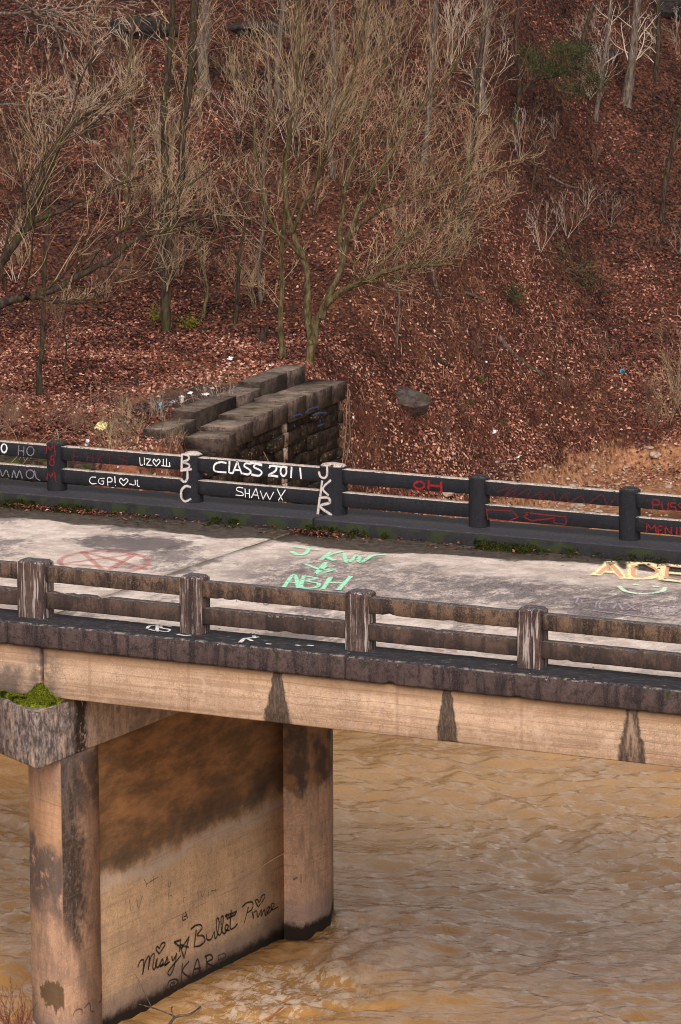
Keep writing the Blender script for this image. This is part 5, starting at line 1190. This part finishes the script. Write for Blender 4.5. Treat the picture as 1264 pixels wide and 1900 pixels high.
# litter
WHITE = simple('white_plastic', (.75, .75, .78), .4, .08, 20); CYAN = simple('cyan_plastic', (.02, .35, .5), .35, .15, 20); YEL = simple('cream_yellow_paper', (.65, .55, .25), .7, .3, 20); BLUEP = simple('blue_plastic', (.05, .15, .5), .4, .2, 20)
DKP = simple('dark_plastic', (.02, .022, .025), .4, .2, 20)
def cup(px, py, r, h, mat, mat2, label, cat, tilt, rz, name='paper_cup', dmin=76):
    p, d = ground(px, py, dmin); root = empty(name, (p[0], p[1], p[2]+r), label, cat)
    ps = []; n = 12; prof = [(0, r*.72), (h*.05, r*.75), (h*.9, r), (h, r*1.06), (h*.97, r*.96), (h*.1, r*.66), (h*.1, 0.001)]
    V = []; Fc = []
    rot = Matrix.Rotation(rz, 4, 'Z') @ Matrix.Rotation(tilt, 4, 'X')
    for z, q in prof:
        for j in range(n): V.append(tuple(rot @ Vector((q*math.cos(j*6.2832/n), q*math.sin(j*6.2832/n), z-h/2))))
    for a in range(len(prof)-1):
        for j in range(n): Fc.append((a*n+j, a*n+(j+1) % n, (a+1)*n+(j+1) % n, (a+1)*n+j))
    mesh_np('cup_wall', np.array(V)+np.array(root.location), np.array(Fc), mat, root)
    V = [tuple(rot @ Vector((r*.9*math.cos(j*6.2832/n), r*.9*math.sin(j*6.2832/n), h*.4-h/2+dz))) for dz in (0, h*.3) for j in range(n)]
    V = [tuple(rot @ Vector((r*(.9 if k_ < n else 1.02)*math.cos(k_*6.2832/n), r*(.9 if k_ < n else 1.02)*math.sin(k_*6.2832/n), (h*.4 if k_ < n else h*.75)-h/2))) for k_ in range(2*n)]
    mesh_np('label_band', np.array(V)+np.array(root.location), np.array([(j, (j+1) % n, n+(j+1) % n, n+j) for j in range(n)]), mat2, root)
    return root
cup(1155, 695, .055, .13, CYAN, WHITE, 'bright cyan cup lying on the open bank at right', 'cup', 1.2, .3)
cup(298, 758, .04, .1, CYAN, BLUEP, 'small blue cup on the embankment at left', 'cup', .4, .3)
cup(337, 747, .05, .16, WHITE, WHITE, 'white cup standing near the end of the abutment coping', 'cup', .2, .3)
cup(162+0, 842, .04, .11, WHITE, BLUEP, 'white cup just above the black railing at left', 'cup', .5, 1.3)
def scrap(px, py, s, mat, label, cat, seed, name='litter_scrap', dmin=76):
    p, d = ground(px, py, dmin); rr = np.random.default_rng(seed); n = 5; g_ = np.linspace(-1, 1, n); V = []; 
    for a in g_:
        for b in g_: V.append((p[0]+a*s[0]+rr.normal(0, s[0]*.15), p[1]+b*s[0]+rr.normal(0, s[0]*.15), p[2]+.02+max(0, (b+1)*.5*s[1]+rr.normal(0, s[1]*.25))))
    V = np.array(V); V2 = V+[0, 0, .004]; i = np.arange(n*n).reshape(n, n); T = np.stack([i[:-1, :-1], i[1:, :-1], i[1:, 1:], i[:-1, 1:]], -1).reshape(-1, 4)
    ring = np.concatenate([i[:, 0], i[-1, 1:], i[-2::-1, -1], i[0, -2:0:-1]]); rn = np.roll(ring, -1)
    o = mesh_np(name, np.vstack([V, V2]), [T[:, ::-1], T+n*n, np.stack([ring, rn, rn+n*n, ring+n*n], -1)], mat, origin=tuple(p)); return tago(o, label, cat)
scrap(187, 800, (.1, .14), YEL, 'crumpled cream and yellow food bag on the embankment at left', 'bag', 1, 'crumpled_bag')
scrap(322, 750, (.06, .05), WHITE, 'white plastic scrap beside the white cup', 'litter', 2)
scrap(426, 670, (.06, .05), WHITE, 'white scrap on the flat left of the abutment top', 'litter', 3)
scrap(503, 681, (.05, .03), WHITE, 'white scrap right beside the raised coping', 'litter', 4)
scrap(250, 712, (.08, .06), DKP, 'dark plastic scrap on the flat at left', 'litter', 5)
scrap(353, 734, (.05, .04), WHITE, 'small white scrap at the edge of the dark gravel', 'litter', 6)
scrap(382, 735, (.06, .03), WHITE, 'white scrap just behind the lower coping', 'litter', 7)
scrap(917, 808, (.06, .08), WHITE, 'white scrap low on the bank above the railing', 'litter', 8)
scrap(902, 676, (.03, .04), WHITE, 'tiny white scrap in the middle of the open bank', 'litter', 9)
scrap(655, 780, (.03, .04), WHITE, 'tiny white scrap beside the far corner of the abutment', 'litter', 10)
scrap(230, 787, (.05, .03), BLUEP, 'small blue scrap right of the crumpled bag', 'litter', 11)
scrap(960, 852, (.05, .03), WHITE, 'pale scrap on the low bank beside the sand', 'litter', 12)
# grass tufts
k = M('green_grass', .85); GRS = k.out(k.mix(k.noise(8), (.03, .035, .006), (.12, .13, .03)))
def tuft(px, py, n, l, label, seed):
    p, d = ground(px, py, 85); rr = np.random.default_rng(seed); V = []; Fc = []
    for i in range(n):
        a = rr.uniform(0, 6.28); q = p+np.array([rr.normal(0, .05), rr.normal(0, .05), 0]); ll = l*rr.uniform(.6, 1.2); tl = rr.uniform(.3, .9); w_ = .006
        m_ = q+np.array([math.cos(a)*ll*.4*tl, math.sin(a)*ll*.4*tl, ll*.6]); e_ = q+np.array([math.cos(a)*ll*tl, math.sin(a)*ll*tl, ll*.7]); sv = np.array([-math.sin(a), math.cos(a), 0])*w_; b = len(V)
        V += [q-sv, q+sv, m_-sv, m_+sv, e_]; Fc += [(b, b+1, b+3), (b, b+3, b+2), (b+2, b+3, b+4)]
    o = mesh_np('grass_tuft', np.array(V), np.array(Fc), GRS, origin=tuple(p)); return tago(o, label, 'grass tuft')
tuft(892, 712, 60, .22, 'green grass tuft in the middle of the open bank', 1); tuft(1165, 600, 30, .14, 'small green tuft on the slope at right', 2); tuft(870, 750, 40, .14, 'low green tuft below the middle of the open bank', 3)
tuft(930, 790, 50, .13, 'low green tuft above the white scrap on the bank', 4)

# ------------------------------------------------------------------ driftwood and shrub in the water below
def water_pt(x, y, z=WATER): return at(x, y, 2, z)
bp = water_pt(330, 1890); root = empty('driftwood_branch', tuple(bp), 'bare forked driftwood branch sticking out of the river against the pier wall', 'branch')
A = [(water_pt(300, 1935, -6.05), water_pt(335, 1884, -5.95), water_pt(372, 1868, -5.92), water_pt(395, 1858, -5.97))]
pl = [(catmull(np.array([water_pt(300, 1935, -6.05), water_pt(322, 1890, -5.93), water_pt(352, 1882, -5.9), water_pt(372, 1868, -5.95)]), 5),)]
P = pl[0][0]; st = [(P, np.linspace(.022, .014, len(P)))]
def wp(pts, r0, r1):
    P = catmull(np.array([water_pt(x, y, z) for x, y, z in pts]), 4); return P, np.linspace(r0, r1, len(P))
st += [wp([(325, 1886, -5.95), (290, 1872, -5.8), (245, 1860, -5.62)], .013, .007), wp([(322, 1888, -5.95), (318, 1872, -5.85), (321, 1868, -5.78)], .01, .006), wp([(283, 1872, -5.85), (270, 1845, -5.65), (252, 1808, -5.4)], .006, .004)]
V, Fc = tubes(st, 6); mesh_np('branch', V, Fc, BARK_GREY, root, smooth=True)
P = catmull(np.array([water_pt(495, 1892, -5.98), water_pt(508, 1882, -5.93), water_pt(526, 1868, -5.9)]), 4); V, Fc = tubes([(P, np.linspace(.02, .012, len(P)))], 6)
o = mesh_np('floating_stick', V, Fc, simple('wet_orange_wood', (.35, .12, .03), .5), smooth=True, origin=tuple(P[0])); tago(o, 'short orange stick caught in the foaming water', 'stick')
G = Grower(900, .04, .16, .0035); sx, sy = sd2xy(-4.45, 56.5); bz = np.array([sx, sy, -6.05])
for i in range(26):
    a = G.r.uniform(0, 6.28); t = G.r.uniform(.05, .6); G.branch(bz+np.array([G.r.normal(0, .12), G.r.normal(0, .12), 0]), (math.cos(a)*math.sin(t), math.sin(a)*math.sin(t), math.cos(t)), G.r.uniform(.5, 1.05), .008, 2, [3, 5], (.25, .6), .45, .3)
V, Fc = tubes([(p, r) for p, r, lv in G.out], 3); o = mesh_np('waterside_shrub', V, Fc, TWIG_RED, origin=tuple(bz)); tago(o, 'leafless reddish shrub rising from the near bank at the bottom left corner', 'shrub')
